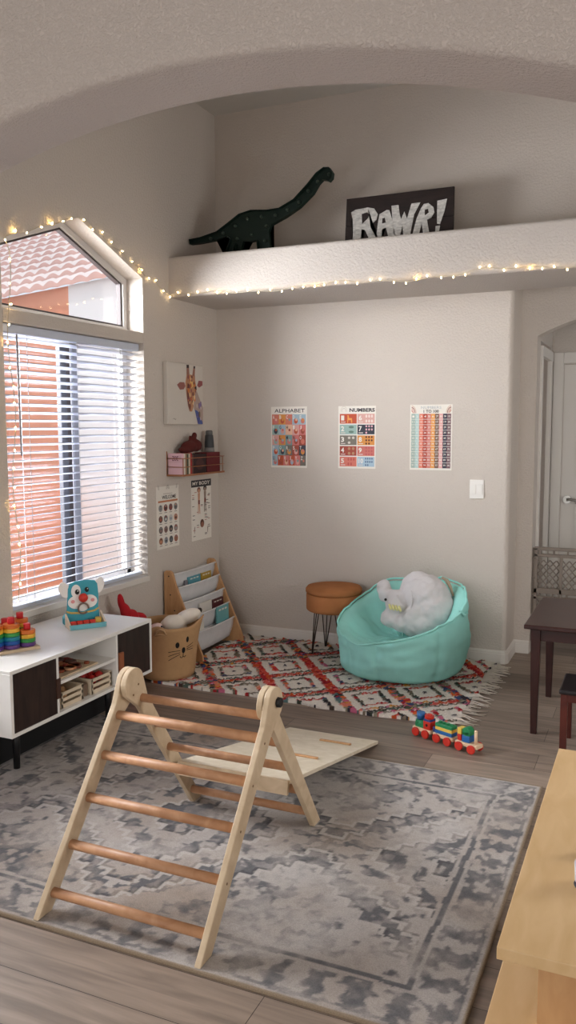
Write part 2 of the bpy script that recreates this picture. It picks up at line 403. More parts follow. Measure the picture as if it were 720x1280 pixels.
# blinds
BL=mat('white blind vinyl',(200,206,220),.45)
bx0,bx1=-.082,-.032
t=thing('window_blind','white horizontal slat blind hanging in the lower part of the arched-top window','blind',(-.05,(WL+WR)/2,ZT0))
mb=MB(); mb.box(bx0-.003,bx1+.005,WL+.01,WR-.01,ZT0-.045,ZT0-.003); mb.build('headrail',BL,t,bevel=.003)
mb=MB(); tl=.20; z=ZT0-.065
mb.sm=True
while z>ZS+.045:
    P=[]
    for i in range(5):
        u=i/4-.5; P.append((-.057+u*.05, z+u*.05*tl+ (.25-u*u)*.010))
    y0b,y1b=WL+.012,WR-.012; th=.0025
    vs=[(x,y,zz) for y in (y0b,y1b) for x,zz in P]+[(x,y,zz-th) for y in (y0b,y1b) for x,zz in P]
    fs=[(i,i+1,i+6,i+5) for i in range(4)]+[(i+10,i+15,i+16,i+11) for i in range(4)]+[(0,5,15,10),(4,14,19,9)]+[(i,i+10,i+11,i+1) for i in range(4)]+[(i+5,i+6,i+16,i+15) for i in range(4)]
    mb.add(vs,fs,True); z-=.0405
mb.build('slats',BL,t)
mb=MB(); mb.box(bx0,bx1,WL+.012,WR-.012,ZS+.012,ZS+.03); mb.build('bottom_rail',BL,t,bevel=.004)
CORD=mat('blind cord',(190,186,188),.8)
mb=MB()
for y in (WL+.2,-1.526,WR-.2):
    for x in (bx0+.0,bx1-.0): mb.cyl((x,y,ZT0-.04),(x,y,ZS+.03),.0014,n=6)
mb.build('ladder_cords',CORD,t)
mb=MB(); mb.cyl((-.02,WL+.115,ZT0-.05),(-.016,WL+.117,1.36),.0045,n=8); mb.build('tilt_wand',mat('grey wand',(140,138,140),.4),t)

# ------------------------------------------------------------------ outside
TERRA=mat('terracotta block',(202,140,116),.9,.4,30,.08,3)
mb=MB()
mb.box(-9,-.2,-9,9,-.3,-.25)
gr=struct(mb.build('ground',mat('pale gravel',(206,190,176),.95,.5,60,.15,30)))
P=Vector((-4.09,2.33,0)); Q=Vector((-1.96,1.66,0)); e=(Q-P).normalized(); nrm=Vector((e.y,-e.x,0))  # faces the window
t=thing('neighboring_house','terracotta stucco house with a sunlit tiled roof outside the window','house',(-3,2,0))
def ext(a,o,z): return P+e*a+nrm*o+Vector((0,0,z))
def exbox(mb,a0,a1,o0,o1,z0,z1):
    vs=[ext(a,o,z) for a in (a0,a1) for o in (o0,o1) for z in (z0,z1)]
    mb.add(vs,[(0,1,3,2),(4,6,7,5),(0,4,5,1),(2,3,7,6),(0,2,6,4),(1,5,7,3)],False)
mb=MB(); exbox(mb,-3,1.35,-.6,-.02,-.25,2.97); mb.build('side_wall',TERRA,t)
mb=MB(); exbox(mb,1.35,2.8,-.6,-.0,-.25,2.97); mb.build('pale_wall',mat('pale stucco',(212,212,216),.9,.3,40),t)
mb=MB(); mb.sm=True
CT=mat('pale clay tile',(218,206,204),.85,.2,40,.05,3); CM=mat('pink riser shade',(196,158,150),.9)  # riser pink stands in for the shadow lines under each tile course
# tiled roof: wavy S tiles stepped in courses, rising away from the eave
na,nc=220,22
for c in range(nc):
    vs=[]
    for k in range(2):
        for i in range(na+1):
            a=-3.2+6.4*i/na
            wv=.045*abs(math.sin(a*PI/.26))
            o=.10-(c+k)*.20; z=2.93+(c+k)*.135+ (0.05 if k==0 else 0)+wv
            vs.append(ext(a,o,z))
    RV=[]
    for i in range(na+1):
        a=-3.2+6.4*i/na; wv=.045*abs(math.sin(a*PI/.26)); RV.append(ext(a,.10-c*.20-.004,2.93+c*.135+.012+wv*.3))
    mb.use(CT); mb.add(vs,[(i,i+1,i+na+2,i+na+1) for i in range(na)],True)
    mb.use(CM); mb.add(vs[:na+1]+RV,[(i,i+na+1,i+na+2,i+1) for i in range(na)],True)
mb.build('tiled_roof',None,t)
mb=MB(); mb.box(-2.9,-2.75,-.6,2.30,-.25,.95); tag(mb.build('garden_wall',TERRA),'low terracotta block garden wall seen through the lower blind','wall')

# ------------------------------------------------------------------ rugs
def vnoise(X,Y,sc,seed):
    rng=np.random.RandomState(seed); G=rng.rand(128,128)
    x=X*sc%127;y=Y*sc%127; xi=x.astype(int);yi=y.astype(int);fx=x-xi;fy=y-yi
    fx=fx*fx*(3-2*fx);fy=fy*fy*(3-2*fy); x1=(xi+1)%128;y1=(yi+1)%128
    return (G[xi,yi]*(1-fx)*(1-fy)+G[x1,yi]*fx*(1-fy)+G[xi,y1]*(1-fx)*fy+G[x1,y1]*fx*fy)
def fbm(X,Y,sc,seed,o=4):
    r=0;a=.5
    for i in range(o): r=r+a*vnoise(X+i*3.1,Y+i*1.7,sc*2**i,seed+i); a*=.5
    return r/(1-.5**o)
def grid_obj(name,x0,x1,y0,y1,res,fn,m,parent=None,edge=.0,th=.008):
    nx=int((x1-x0)/res);ny=int((y1-y0)/res)
    xs=np.linspace(x0,x1,nx+1);ys=np.linspace(y0,y1,ny+1);X,Y=np.meshgrid(xs,ys,indexing='ij')
    col,h,DX,DY=fn(X,Y)
    V=np.stack([X+DX,Y+DY,h],-1).reshape(-1,3)
    idx=np.arange((nx+1)*(ny+1)).reshape(nx+1,ny+1)
    F=np.stack([idx[:-1,:-1],idx[1:,:-1],idx[1:,1:],idx[:-1,1:]],-1).reshape(-1,4)
    # skirt
    ring=list(idx[:,0])+list(idx[-1,1:])+list(idx[-2::-1,-1])+list(idx[0,-2:0:-1])
    n=len(V); S=V[ring].copy(); S[:,2]=.0005; V=np.vstack([V,S]); k=len(ring)
    SF=[(ring[i],n+i,n+(i+1)%k,ring[(i+1)%k]) for i in range(k)]
    me=bpy.data.meshes.new(name); me.from_pydata(V.tolist(),[],F.tolist()+[tuple(int(a) for a in f) for f in SF])
    me.polygons.foreach_set('use_smooth',[True]*len(me.polygons))
    ca=me.color_attributes.new('Col','FLOAT_COLOR','POINT')
    cc=col.reshape(-1,3); cc=np.vstack([cc,cc[ring]]); cc=np.hstack([cc,np.ones((len(cc),1))])
    ca.data.foreach_set('color',cc.astype(np.float32).ravel())
    me.materials.append(m); o=bpy.data.objects.new(name,me); C.objects.link(o)
    if parent: o.parent=parent; o.matrix_parent_inverse=Matrix.Translation(-Vector(parent.location))
    return o
def L3(c): return np.array(lin(c)[:3])
GX0,GX1,GY0,GY1=.1,2.50,-3.415,-1.80
def grey(X,Y):
    w=fbm(X,Y,14,3)-.5; w2=fbm(X,Y,14,31)-.5
    Xd=X+w*.022;Yd=Y+w2*.022
    cxg,cyg=(GX0+GX1)/2,(GY0+GY1)/2; hx,hy=(GX1-GX0)/2,(GY1-GY0)/2
    ex=hx-np.abs(Xd-cxg);ey=hy-np.abs(Yd-cyg); e=np.minimum(ex,ey)
    dark=np.zeros_like(X)
    fine=fbm(X,Y,42,11,3); mid=fbm(X,Y,16,17,4); big=fbm(X,Y,3.2,23,3)
    # border band
    inb=(e<.155)
    s=np.where(ex<ey,Yd,Xd)
    mot=np.sin(s*2*PI/.115)*np.sin((e-.015)/.14*PI)*.8+.5*np.cos(s*2*PI/.0575+1)*np.cos(e*2*PI/.07)+2.6*(fbm(s*1.0,e*1.6,24,77,3)-.5)
    dark=np.where(inb,np.clip(.5+mot*2.4,0,1)*.8,dark)
    dark=np.where((e<.018),.12,dark)
    dark=np.where(np.abs(e-.155)<.006,.05,dark); dark=np.where(np.abs(e-.172)<.009,.95,dark); dark=np.where(np.abs(e-.19)<.006,.05,dark)
    dark=np.where(np.abs(e-.028)<.005,.7,dark)
    # field: stepped medallions
    f=e>.197
    q=.05
    px=np.abs(((Xd-cxg)+.55)%1.10-.55); py=np.abs(Yd-cyg)
    dm=np.floor(px/q)*q+np.floor(py/q)*q*1.1
    zone=np.select([dm<.12,dm<.25,dm<.34,dm<.52,dm<.64,dm<.80],[.8,.18,.62,.22,.7,.25],.5)
    line=np.zeros_like(X)
    for L0 in (.12,.34,.52,.64): line=np.where((dm>=L0)&(dm<L0+.045)&(((px%q)<.016)|((py%q)<.016)),1,line)
    # scrolling motifs, sharp edged
    blob=fbm(X+w*.05,Y+w2*.05,19,47,3); blob2=fbm(X,Y,34,53,3)
    sym=fbm(px+3,py+5,22,59,2)
    m=.45*blob+.35*sym+.2*blob2
    th=.62-.28*zone
    sh=np.clip((m-th)*22,0,1)
    inner=np.clip((sym-.62)*25,0,1)
    dark=np.where(f,sh*.85-inner*.4+.12*zone,dark)
    dark=np.where(f&(line>0),dark*.15,dark)
    # distress
    wear=np.clip((fbm(X,Y,7,67,4)-.30)*4,0,1)
    dark=dark*(.30+.70*wear)*(.75+.5*big)
    dark=dark*1.1+(fine-.5)*.6+(blob2-.5)*.3
    dark=np.clip(dark,0,1)[...,None]
    light=L3((190,184,180)); warm=L3((166,152,141)); dk=L3((96,97,102))
    k=np.clip(big*1.6-.35,0,1)[...,None]
    base=light*(1-k)+warm*k
    col=base*(1-dark*.9)+dk*dark*.9
    on=f&(line>0); col=np.where(on[...,None],col*.55+light*.52,col)
    l2=np.zeros_like(X,bool)
    for L0 in (.12,.34,.52,.64): l2|=(dm>=L0-.05)&(dm<L0-.005)&(((px%q)>q-.012)|((py%q)>q-.012))
    col=np.where((f&l2)[...,None],col*(.72+.25*(1-wear[...,None])),col)
    h=.009+.0012*(fine-.5)
    e0=np.minimum(hx-np.abs(X-cxg),hy-np.abs(Y-cyg)); col=np.where((e0<.010)[...,None],L3((150,132,112)),col)
    return col,h,np.zeros_like(X),np.zeros_like(X)
RG=attr_mat('woven grey rug',.95,.5,260,.002)
o=grid_obj('area_rug',GX0,GX1,GY0,GY1,.006,grey,RG)
tag(o,'large distressed grey and cream patterned rug under the climbing triangle','rug')

RX0,RX1,RY0,RY1=.2,2.0,-1.235,-.03
def colr(X,Y):
    jx=(vnoise(X,Y,30,41)-.5)*.016; jy=(vnoise(X,Y,30,43)-.5)*.016
    Xd=X+jx-.566;Yd=Y+jy+.857
    det=.24*(-.30)-.225*.215
    p=(Xd*(-.30)-Yd*.225)/det; r=(-Xd*.215+Yd*.24)/det   # lattice coordinates along the two band directions
    P_=p-np.round(p);R_=r-np.round(r); fp=np.abs(P_);fr=np.abs(R_)
    col=np.broadcast_to(L3((238,230,220)),X.shape+(3,)).copy()
    col*=(1+.16*(vnoise(X,Y,90,7)[...,None]-.5))
    red=np.array([L3(c) for c in ((200,62,54),(214,84,70),(176,44,52),(222,104,96),(206,90,50),(150,36,44))])
    drk=np.array([L3(c) for c in ((70,74,66),(58,56,62),(110,104,88),(92,110,100),(130,116,100),(84,70,64))])
    mix=np.array([L3(c) for c in ((196,60,60),(84,88,74),(222,108,58),(96,124,124),(204,110,140),(120,106,92),(176,50,56),(60,56,66),(214,150,70),(150,140,120),(70,80,120),(226,130,110))])
    rng=np.random.RandomState(3); T=rng.randint(0,6,(500,500)); T12=rng.randint(0,12,(500,500)); B=rng.randint(0,3,(64,64))
    ip=np.floor(p+.5).astype(int)+20; ir=np.floor(r+.5).astype(int)+20
    # tuft ids running along each band
    tp=(p*.322/.020+200).astype(int)%500; tr=(r*.375/.020+200).astype(int)%500
    big=(vnoise(X,Y,3.1,61))
    def pick(t,k,base):
        id_=T[t,k%500]; c=np.where((base==0)[...,None],red[id_],np.where((base==1)[...,None],drk[id_],mix[T12[t,k%500]])); return c
    zig=.020*np.abs(((p*.322/.024)%1)*2-1)-.010
    zig2=.020*np.abs(((r*.375/.024)%1)*2-1)-.010
    h=np.zeros_like(X); m_all=np.zeros_like(X,bool)
    def paint(mask,c):
        nonlocal col,m_all
        gap=vnoise(X,Y,60,71)>.10
        mask=mask&gap; col=np.where(mask[...,None],c,col); m_all|=mask
    # lines along p: two thin zigzag rows, one red one dark
    paint(np.abs(fr+zig-.475)<.024,pick(tp,ir*3+1,np.where(big>.45,0,1)))
    paint(np.abs(fr+zig-.405)<.020,pick(tp,ir*3+7,np.where(big>.45,1,2)))
    # lines along r: one broad multicoloured band
    e=(fr<.40)
    paint((np.abs(fp+zig2-.46)<.055),pick(tr,ip*5+2,np.where(big>.62,0,2)))
    # inner diamond
    ind=np.maximum(fp,fr)
    paint((np.abs(fr+zig-.235)<.022)&(fp<.27),pick(tp,ir*3+11,np.where(big>.5,1,0)))
    paint((np.abs(fp+zig2-.235)<.038)&(fr<.26),pick(tr,ip*5+9,np.where(big<.4,1,2)))
    paint(ind<.032,np.broadcast_to(L3((52,46,60)),X.shape+(3,)))
    h=.010+.014*m_all*vnoise(X,Y,60,81)+.005*vnoise(X,Y,120,83)
    wob=.014*(vnoise(X*0+Y,Y*0+1,5,91)-.5)
    ex=np.clip(1-np.minimum(X-RX0,RX1-X)/.1,0,1); ey=np.clip(1-np.minimum(Y-RY0,RY1-Y)/.1,0,1)
    DX=ex*(vnoise(Y,Y*0+1,9,91)-.5)*.05; DY=ey*(vnoise(X,X*0+1,7,95)-.5)*.05
    return col,h,DX,DY
t=thing('boucherouite_rug','white shag rug with a multicolored zigzag diamond lattice in the corner','rug',(1.1,-.63,0))
t.name='shag_rug'
CRM=attr_mat('shag rug wool',.95,.9,180,.006)
grid_obj('pile',RX0,RX1,RY0,RY1,.0055,colr,CRM,t)
FR=mat('cream wool fringe',(218,208,196),.95)
mb=MB(); rnd=random.Random(5)
for i in range(70):
    y=RY0+.02+(RY1-RY0-.04)*i/69; L=rnd.uniform(.05,.12); a=rnd.uniform(-.6,.5)
    p=[Vector((RX1-.02,y,.012)),Vector((RX1+.02,y+a*.02,.012)),Vector((RX1+L*.6,y+a*L*.6+rnd.uniform(-.01,.01),.006)),Vector((RX1+L,y+a*L,.005))]
    mb.tube(p,[.004,.004,.0035,.002],5)
f=mb.build('fringe',FR,t); f['kind']='stuff'

# ------------------------------------------------------------------ media console
DKW=wood('dark walnut veneer',(34,24,22),(58,42,36),(8,8,1.2),.4)
CW=mat('white laminate',(232,228,222),.38)
cx0,cx1,cy0,cy1,cz0,cz1=.03,.508,-2.713,-1.673,.227,.51
t=thing('media_console','white media console with dark walnut doors against the window wall','cabinet',(.27,-2.19,0))
T=.016
mb=MB()
mb.box(cx0,cx1,cy0,cy1,cz1-T,cz1);mb.box(cx0,cx1,cy0,cy1,cz0,cz0+T)
mb.box(cx0,cx1,cy0,cy0+T,cz0+T,cz1-T);mb.box(cx0,cx1,cy1-T,cy1,cz0+T,cz1-T)
mb.box(cx0+T,cx1,-2.425,-2.411,cz0+T,cz1-T);mb.box(cx0+T,cx1,-1.984,-1.970,cz0+T,cz1-T)
mb.box(cx0,cx0+.006,cy0+T,cy1-T,cz0+T,cz1-T)
mb.build('body',CW,t,bevel=.0015)
mb=MB(); mb.box(cx0+.02,cx1-.006,-2.411,-1.984,.366,.380); mb.build('shelf',CW,t)
for (a,b_,hy) in ((cy0+T+.002,-2.427,-2.411),(-1.968,cy1-T-.002,-1.970)):
    m_=MB(); m_.box(cx1-.016,cx1-.001,a,b_,cz0+T+.002,cz1-T-.002); dr=m_.build('door',DKW,t)
    s=1 if hy==-2.411 else -1
    m_=MB()
    if s==1: m_.box(cx1-.012,cx1+.004,-2.431,-2.405,.31,.40); m_.build('handle',mat('walnut pull',(66,42,32),.5),dr)
    else: m_.box(cx1-.004,cx1+.010,-1.965,-1.935,.30,.40); m_.build('handle',mat('copper brown pull',(150,88,56),.45),dr)
LB=mat('black metal leg',(22,21,22),.45)
for (x,y) in ((.36,-2.53),(.10,-2.53),(.36,-1.86),(.10,-1.86)):
    m_=MB(); m_.cyl((x,y,cz0),(x+(.0),y,0.01),.019,.014,4 if False else 14); m_.build('leg',LB,t)
mb=MB(); mb.box(.08,.39,-2.55,-2.51,cz0-.02,cz0);mb.box(.08,.39,-1.88,-1.84,cz0-.02,cz0);mb.box(.345,.375,-2.55,-1.84,cz0-.03,cz0); mb.build('leg_rail',LB,t)
mb=MB(); mb.box(.255,.27,-2.62,-1.76,.012,.225); mb.build('shade_panel',mat('black shade panel',(16,15,16),.8),t)  # added dark panel standing in for the shade under the console

# puzzle on the console shelf
t=thing('wooden_puzzle','flat wooden puzzle board with brown shapes lying on the console shelf','puzzle',(.36,-2.24,.38))
mb=MB(); mb.box(.22,.485,-2.38,-2.10,.3805,.389); mb.build('tray',BIRCH,t,bevel=.002)
mb=MB(); cols=[(150,74,44),(112,54,40),(190,120,80),(96,60,50),(214,160,120),(160,60,50)]
rnd=random.Random(2)
for i in range(26):
    x=rnd.uniform(.25,.46);y=rnd.uniform(-2.36,-2.13);mb.use(mat('puzzle piece %d'%(i%6),cols[i%6],.6)); r=rnd.uniform(.012,.03); z=.389+rnd.choice((0,0,.006))
    mb.cyl((x,y,z),(x,y,z+.010),r,r,rnd.choice((5,6,7,12)))
mb.build('pieces',None,t)
# crates
def crate(y0,y1,lab,redfood):
    t=thing('toy_crate',lab,'crate',(.40,(y0+y1)/2,.243),'slatted toy crates in the console')
    x0,x1=.30,.485; z0=.2432; h=.075
    cr=mat('cream crate wood',(214,196,170),.6)
    mb=MB(); mb.box(x0,x1,y0,y1,z0,z0+.006)
    for x in (x0,x1-.007):
        for k in range(3): mb.box(x,x+.007,y0,y1,z0+.004+k*.027,z0+.019+k*.027)
        mb.box(x,x+.007,y0,y0+.014,z0,z0+h-.003); mb.box(x,x+.007,y1-.014,y1,z0,z0+h-.003)
    for y in (y0,y1-.007): mb.box(x0,x1,y,y+.007,z0,z0+h)
    mb.build('slatted_frame',cr,t,bevel=.001)
    return t
crate(-2.375,-2.215,'cream slatted toy crate on the console base, nearer the dark left door',0)
crate(-2.155,-1.995,'cream slatted toy crate on the console base holding red play food',1)
rnd=random.Random(9)
RED=mat('red play food',(176,36,30),.5); BRN=mat('brown play food',(120,72,50),.6); TAN=mat('tan play food',(196,150,104),.6)
for i in range(6):
    mb=MB(); x=.33+.05*(i%3)+.01; y=-2.115+.055*(i//3)+.02; mb.ell((x,y,.2945+.004*(i%2)),(.024,.026,.024),n=8); mb.cyl((x,y,.315),(x+.003,y,.325),.003,.002,6)
    tag(mb.build('play_tomato',RED),'red round play food in the right slatted crate','toy','red play food in the crate')
for i in range(5):
    mb=MB(); x=.33+.055*(i%3)+.005; y=-2.335+.06*(i//3)+.02; mb.ell((x,y,.279),(.024,.02,.018),Rz(i),8); mb.ell((x,y,.288),(.018,.014,.014),Rz(i),8)
    tag(mb.build('play_bread',BRN if i%2 else TAN),'brown rounded play food in the left slatted crate','toy','brown play food in the crate')
mb=MB(); mb.box(.30,.47,-2.208,-2.165,.2435,.30); mb.box(.305,.465,-2.205,-2.168,.30,.306)
tag(mb.build('toy_block_box',mat('kraft box',(120,98,80),.7),bevel=.002),'small brown box standing between the two slatted crates','box')

# rainbow stacker on console
t=thing('rainbow_stacker','wooden peg stacker with rainbow rings on the near end of the console','toy',(.25,-2.45,.51))
z0=.5105
R45=Rz(-.48)
def rl(u,v): q=R45@Vector((u,v,0)); return (.255+q.x,-2.44+q.y)
mb=MB(); P=[rl(-.08,-.115),rl(.08,-.115),rl(.08,.115),rl(-.08,.115)]; mb.prism(P,2,z0,z0+.014); mb.build('base',BIRCH,t,bevel=.002)
rain=[('purple',(84,46,110)),('blue',(20,80,150)),('teal',(16,120,140)),('green',(40,130,60)),('yellow',(226,170,40)),('orange',(206,110,30)),]
for ci,(u,v,n,sc) in enumerate(((-.04,.07,4,1),(.038,.072,6,2),(-.04,.0,6,6),(.038,-.0,4,3),(-.04,-.07,6,3),(.038,-.072,12,6))):
    x,y=rl(u,v)
    levels=[('purple',(92,56,120)),('blue',(24,78,150)),('teal green',(18,112,120)) if ci%2 else ('green',(48,136,60)),('yellow orange',(220,150,50))]
    tot=[6,4,5,6,5,6][ci]
    seq=[(92,56,120),(24,78,150),(18,118,140),(48,136,60),(222,168,50),(204,104,34)]
    if tot<6: seq=seq[:1]+seq[6-tot+1:]
    z=z0+.014
    for k,c in enumerate(seq[:tot]):
        m_=MB(); r=.036; h=.0185
        m_.cyl((x,y,z+.0003),(x,y,z+h-.0005),r,r,(20,4,6,20,4,6)[ci] if ci!=1 else 8)
        m_.build('ring',mat('ring %d%d%d'%c,c,.45),t,bevel=.0015); z+=h
    m_=MB(); m_.cyl((x,y,z),(x,y,z+.028),.0155,.0155,16); m_.build('peg',mat('red peg',(190,30,36),.45),t,bevel=.002)

# dog face toy
t=thing('dog_tool_bench','teal wooden dog face toy bench with red nose and white ears on the console','toy',(.27,-1.92,.51))
TEAL=mat('teal paint',(64,158,174),.5); TW_=mat('toy white',(238,232,226),.5); TD=mat('toy black',(24,22,22),.4); TR=mat('toy red',(206,52,38),.4); TY=mat('toy yellow',(214,176,92),.5)
# board faces roughly the room/camera: local u along width, n outward
U=Vector((.80,.60,0)).normalized(); U=Vector((.60,.80,0)).normalized(); Nn=Vector((U.y,-U.x,0)); O=Vector((.265,-1.925,.5105))
def q3(u,w_,z): return O+U*u+Nn*w_+Vector((0,0,z))
def pr(mb,poly,w0,w1):
    n=len(poly); vs=[q3(a,w0,b_) for a,b_ in poly]+[q3(a,w1,b_) for a,b_ in poly]
    mb.add(vs,[tuple(range(n)),tuple(range(2*n-1,n-1,-1))]+[(i,i+n,(i+1)%n+n,(i+1)%n) for i in range(n)],False)
def el(cu,cz,ru,rz,n=20,a=0): return [(cu+ru*math.cos(2*PI*i/n)*math.cos(a)-rz*math.sin(2*PI*i/n)*math.sin(a),cz+ru*math.cos(2*PI*i/n)*math.sin(a)+rz*math.sin(2*PI*i/n)*math.cos(a)) for i in range(n)]
mb=MB(); pr(mb,[(-.085,.0),(.085,0),(.085,.05),(.08,.09),(.083,.15),(.078,.205),(.066,.222),(.03,.228),(-.03,.226),(-.062,.214),(-.072,.19),(-.075,.14),(-.078,.09),(-.088,.05)],0,.010); mb.build('face_board',TEAL,t,bevel=.003)
mb=MB(); pr(mb,el(-.088,.185,.026,.042,20,.25),-.004,.008); mb.build('ear',TW_,t,bevel=.003)
mb=MB(); pr(mb,el(.088,.195,.026,.042,20,-.25),-.004,.008); mb.build('ear',TW_,t,bevel=.003)
mb=MB(); pr(mb,el(-.032,.175,.024,.034),.010,.013); mb.build('eye_patch',TW_,t)
mb=MB(); pr(mb,el(-.027,.172,.011,.013,14),.013,.0165); e1=mb.build('eye',TD,t)
mb=MB(); pr(mb,el(.022,.180,.010,.013,14),.010,.0165); e2=mb.build('eye',TD,t)
mb=MB(); pr(mb,el(-.024,.177,.003,.003,8),.0165,.018); mb.build('glint',TW_,t)
mb=MB(); pr(mb,el(.025,.185,.003,.003,8),.0165,.018); mb.build('glint',TW_,t)
mb=MB(); pr(mb,el(-.032,.12,.042,.033)+[],.010,.014); pr(mb,el(.032,.12,.042,.033),.010,.0143); pr(mb,el(0,.10,.03,.028),.0101,.0146); mb.build('muzzle',TW_,t)
mb=MB(); pr(mb,el(-.05,.125,.010,.009,12),.0145,.016); mb.build('cheek',mat('toy pink',(222,150,150),.5),t)
mb=MB(); pr(mb,el(.05,.125,.010,.009,12),.0145,.016); mb.build('cheek',mat('toy pink',(222,150,150),.5),t)
mb=MB(); mb.ell(q3(0,.026,.142),(.023,.023,.023),n=12); mb.build('nose',TR,t)
mb=MB(); mb.tube([q3(.026*math.cos(a),.024,.088+.026*math.sin(a)) for a in [i*2*PI/24 for i in range(22)]],.0045,8); mb.tube([q3(.026,.016,.088),q3(.026,.026,.088)],.004,6); mb.build('mouth_ring',mat('grey brown ring',(120,100,88),.4),t)
mb=MB(); pr(mb,[(-.082,.072),(-.06,.064),(0,.058),(.06,.066),(.082,.078),(.082,.086),(.06,.074),(0,.067),(-.06,.073),(-.082,.081)],.0102,.0145); mb.build('collar',TY,t)
mb=MB(); pr(mb,[(-.09,0),(.095,0),(.095,.024),(-.09,.024)],.09,.098); pr(mb,[(-.09,0),(.095,0),(.095,.004),(-.09,.004)],.010,.09); mb.build('tray',mat('light teal paint',(110,176,186),.5),t,bevel=.001)
for u in (-.09,.087):
    mb=MB(); vs=[q3(u,.010,0),q3(u,.098,0),q3(u,.098,.02),q3(u,.05,.045),q3(u,.010,.066)]; vs+=[v+U*.008 for v in vs]
    mb.add(vs,[(0,1,2,3,4),(9,8,7,6,5)]+[(i,i+5,(i+1)%5+5,(i+1)%5) for i in range(5)],False)
    mb.build('tray_side',mat('toy cream edge',(226,206,184),.5),t)
mb=MB(); pr(mb,[(-.09,0),(.03,0),(.03,.05),(.0,.058),(-.05,.062),(-.08,.058),(-.09,.04)],-.055,0); mb.build('back_block',TEAL,t,bevel=.012,seg=3)
for k,u in enumerate((-.062,-.030,.002,.034)):
    mb=MB(); mb.cyl(q3(u-.014,.055,.022),q3(u+.014,.055,.022),.013,.013,14); mb.build('peg',TR,t,bevel=.002)
mb=MB(); mb.cyl(q3(.064,.055,.005),q3(.064,.055,.044),.017,.017,16); mb.build('peg',mat('peg yellow',(214,170,70),.45),t,bevel=.003)['label']='yellow peg'

# ------------------------------------------------------------------ climbing triangle
t=thing('climbing_triangle','light birch folding climbing triangle with round rungs on the grey rug','climber',(1.49,-2.9,.009))
zb=.0095
HY,HZ=-2.90,.605
def legpoly(fy,wid=.052,top=True):
    # straight leg from hub to foot plus round head
    h=Vector((HY,HZ)); f=Vector((fy,zb)); d=(f-h).normalized(); nn=Vector((-d.y,d.x)); s=1
    r=.058
    P=[]
    a0=math.atan2(nn.y,nn.x)
    for i in range(17):
        a=a0+PI*i/16*(1 if nn.cross(d)<0 else -1) if False else None
    up=-d
    for i in range(17):
        th=-PI/2+PI*i/16
        v=up*math.cos(th)+nn*math.sin(th); P.append(h+v*r)
    # P goes from -nn side to +nn side
    k1=h+d*.09; P.append(k1+nn*(wid*.62)); 
    e1=f+nn*wid/2; e2=f-nn*wid/2
    # cut foot flat on floor
    def tofloor(p): 
        return Vector((p.x-(p.y-zb)*d.x/d.y, zb))
    P.append(tofloor(e1)); P.append(tofloor(e2)); P.append(k1-nn*(wid*.62))
    return [(p.x,p.y) for p in P]
FF=-3.372; FRr=-2.478
TH=.021
for x0 in (1.200,1.764):
    mb=MB(); mb.prism(legpoly(FF),0,x0,x0+TH); mb.build('front_leg',BIRCH,t,bevel=.003)
for x0,w0 in ((1.2225,1),(1.7415,-1)):
    mb=MB(); mb.prism(legpoly(FRr,.05),0,x0,x0+TH); mb.build('rear_leg',BIRCH,t,bevel=.003)
# triangular webs joining the legs under the hub
for x0 in (1.200,1.764):
    pass
for z in (.515,.405,.294,.177,.063):
    y=HY+(FF-HY)*(HZ-z)/(HZ-zb)
    mb=MB(); mb.cyl((1.205,y,z),(1.78,y,z),.0155,n=20); mb.build('rung',DOWEL,t)
for z in (.545,.425,.305,.188,.070):
    y=HY+(FRr-HY)*(HZ-z)/(HZ-zb)
    mb=MB(); mb.cyl((1.226,y,z),(1.760,y,z),.0150,n=20); mb.build('rung',DOWEL,t)
for x,s in ((1.7855,1),(1.1995,-1)):
    mb=MB(); mb.cyl((x,HY+.012,HZ+.005),(x+s*.014,HY+.012,HZ+.005),.018,.017,8)
    mb.build('bolt_knob',mat('black plastic knob',(20,20,22),.5),t,bevel=.002)
for (x,y,z) in ((1.7852,-2.985,.505),(1.7852,-3.07,.40),(1.7852,-3.155,.292),(1.7852,-3.245,.175),(1.2437,HY+.02,HZ-.005),(1.2437,HY-.012,HZ-.035),(1.2437,HY+.055,HZ-.06)):
    mb=MB(); mb.cyl((x-.001,y,z),(x+.0008,y,z),.004,n=8); mb.build('screw',mat('brass screw',(120,90,56),.4,metal=.6),t)

# ramp resting on the rung and floor
t=thing('climbing_ramp','flat birch climbing ramp hooked on the triangle and sloping down behind it','ramp',(1.5,-2.1,0))
ya,za_,yb,zb2=-2.645,.238,-1.60,.014
d=Vector((0,yb-ya,zb2-za_)).normalized(); up=Vector((0,-d.z,d.y)); 
LIGHT=wood('pale birch face',(206,192,168),(222,210,190),(5,5,5),.55)
def rp(x,s,o): return Vector((x,ya,za_))+d*s+up*o
def rbox(mb,x0,x1,s0,s1,o0,o1):
    vs=[rp(x,s,o) for x in (x0,x1) for s in (s0,s1) for o in (o0,o1)]
    mb.add(vs,[(0,1,3,2),(4,6,7,5),(0,4,5,1),(2,3,7,6),(0,2,6,4),(1,5,7,3)],False)
Lr=math.hypot(yb-ya,zb2-za_)
mb=MB(); rbox(mb,1.262,1.722,0,Lr,-.015,0); mb.build('board',LIGHT,t,bevel=.002)
mb=MB(); rbox(mb,1.262,1.722,-.016,.0,-.052,.0); mb.build('hook_cleat',BIRCH,t,bevel=.002)
mb=MB(); rbox(mb,1.262,1.722,.072,.088,-.05,-.0155); mb.build('hook_cleat',BIRCH,t,bevel=.002)
for (x0,x1,s) in ((1.51,1.66,.835),(1.50,1.66,.42)):
    mb=MB(); rbox(mb,x0,x1,s,s+.022,.0005,.008); mb.build('foothold_strip',PINE,t,bevel=.002)

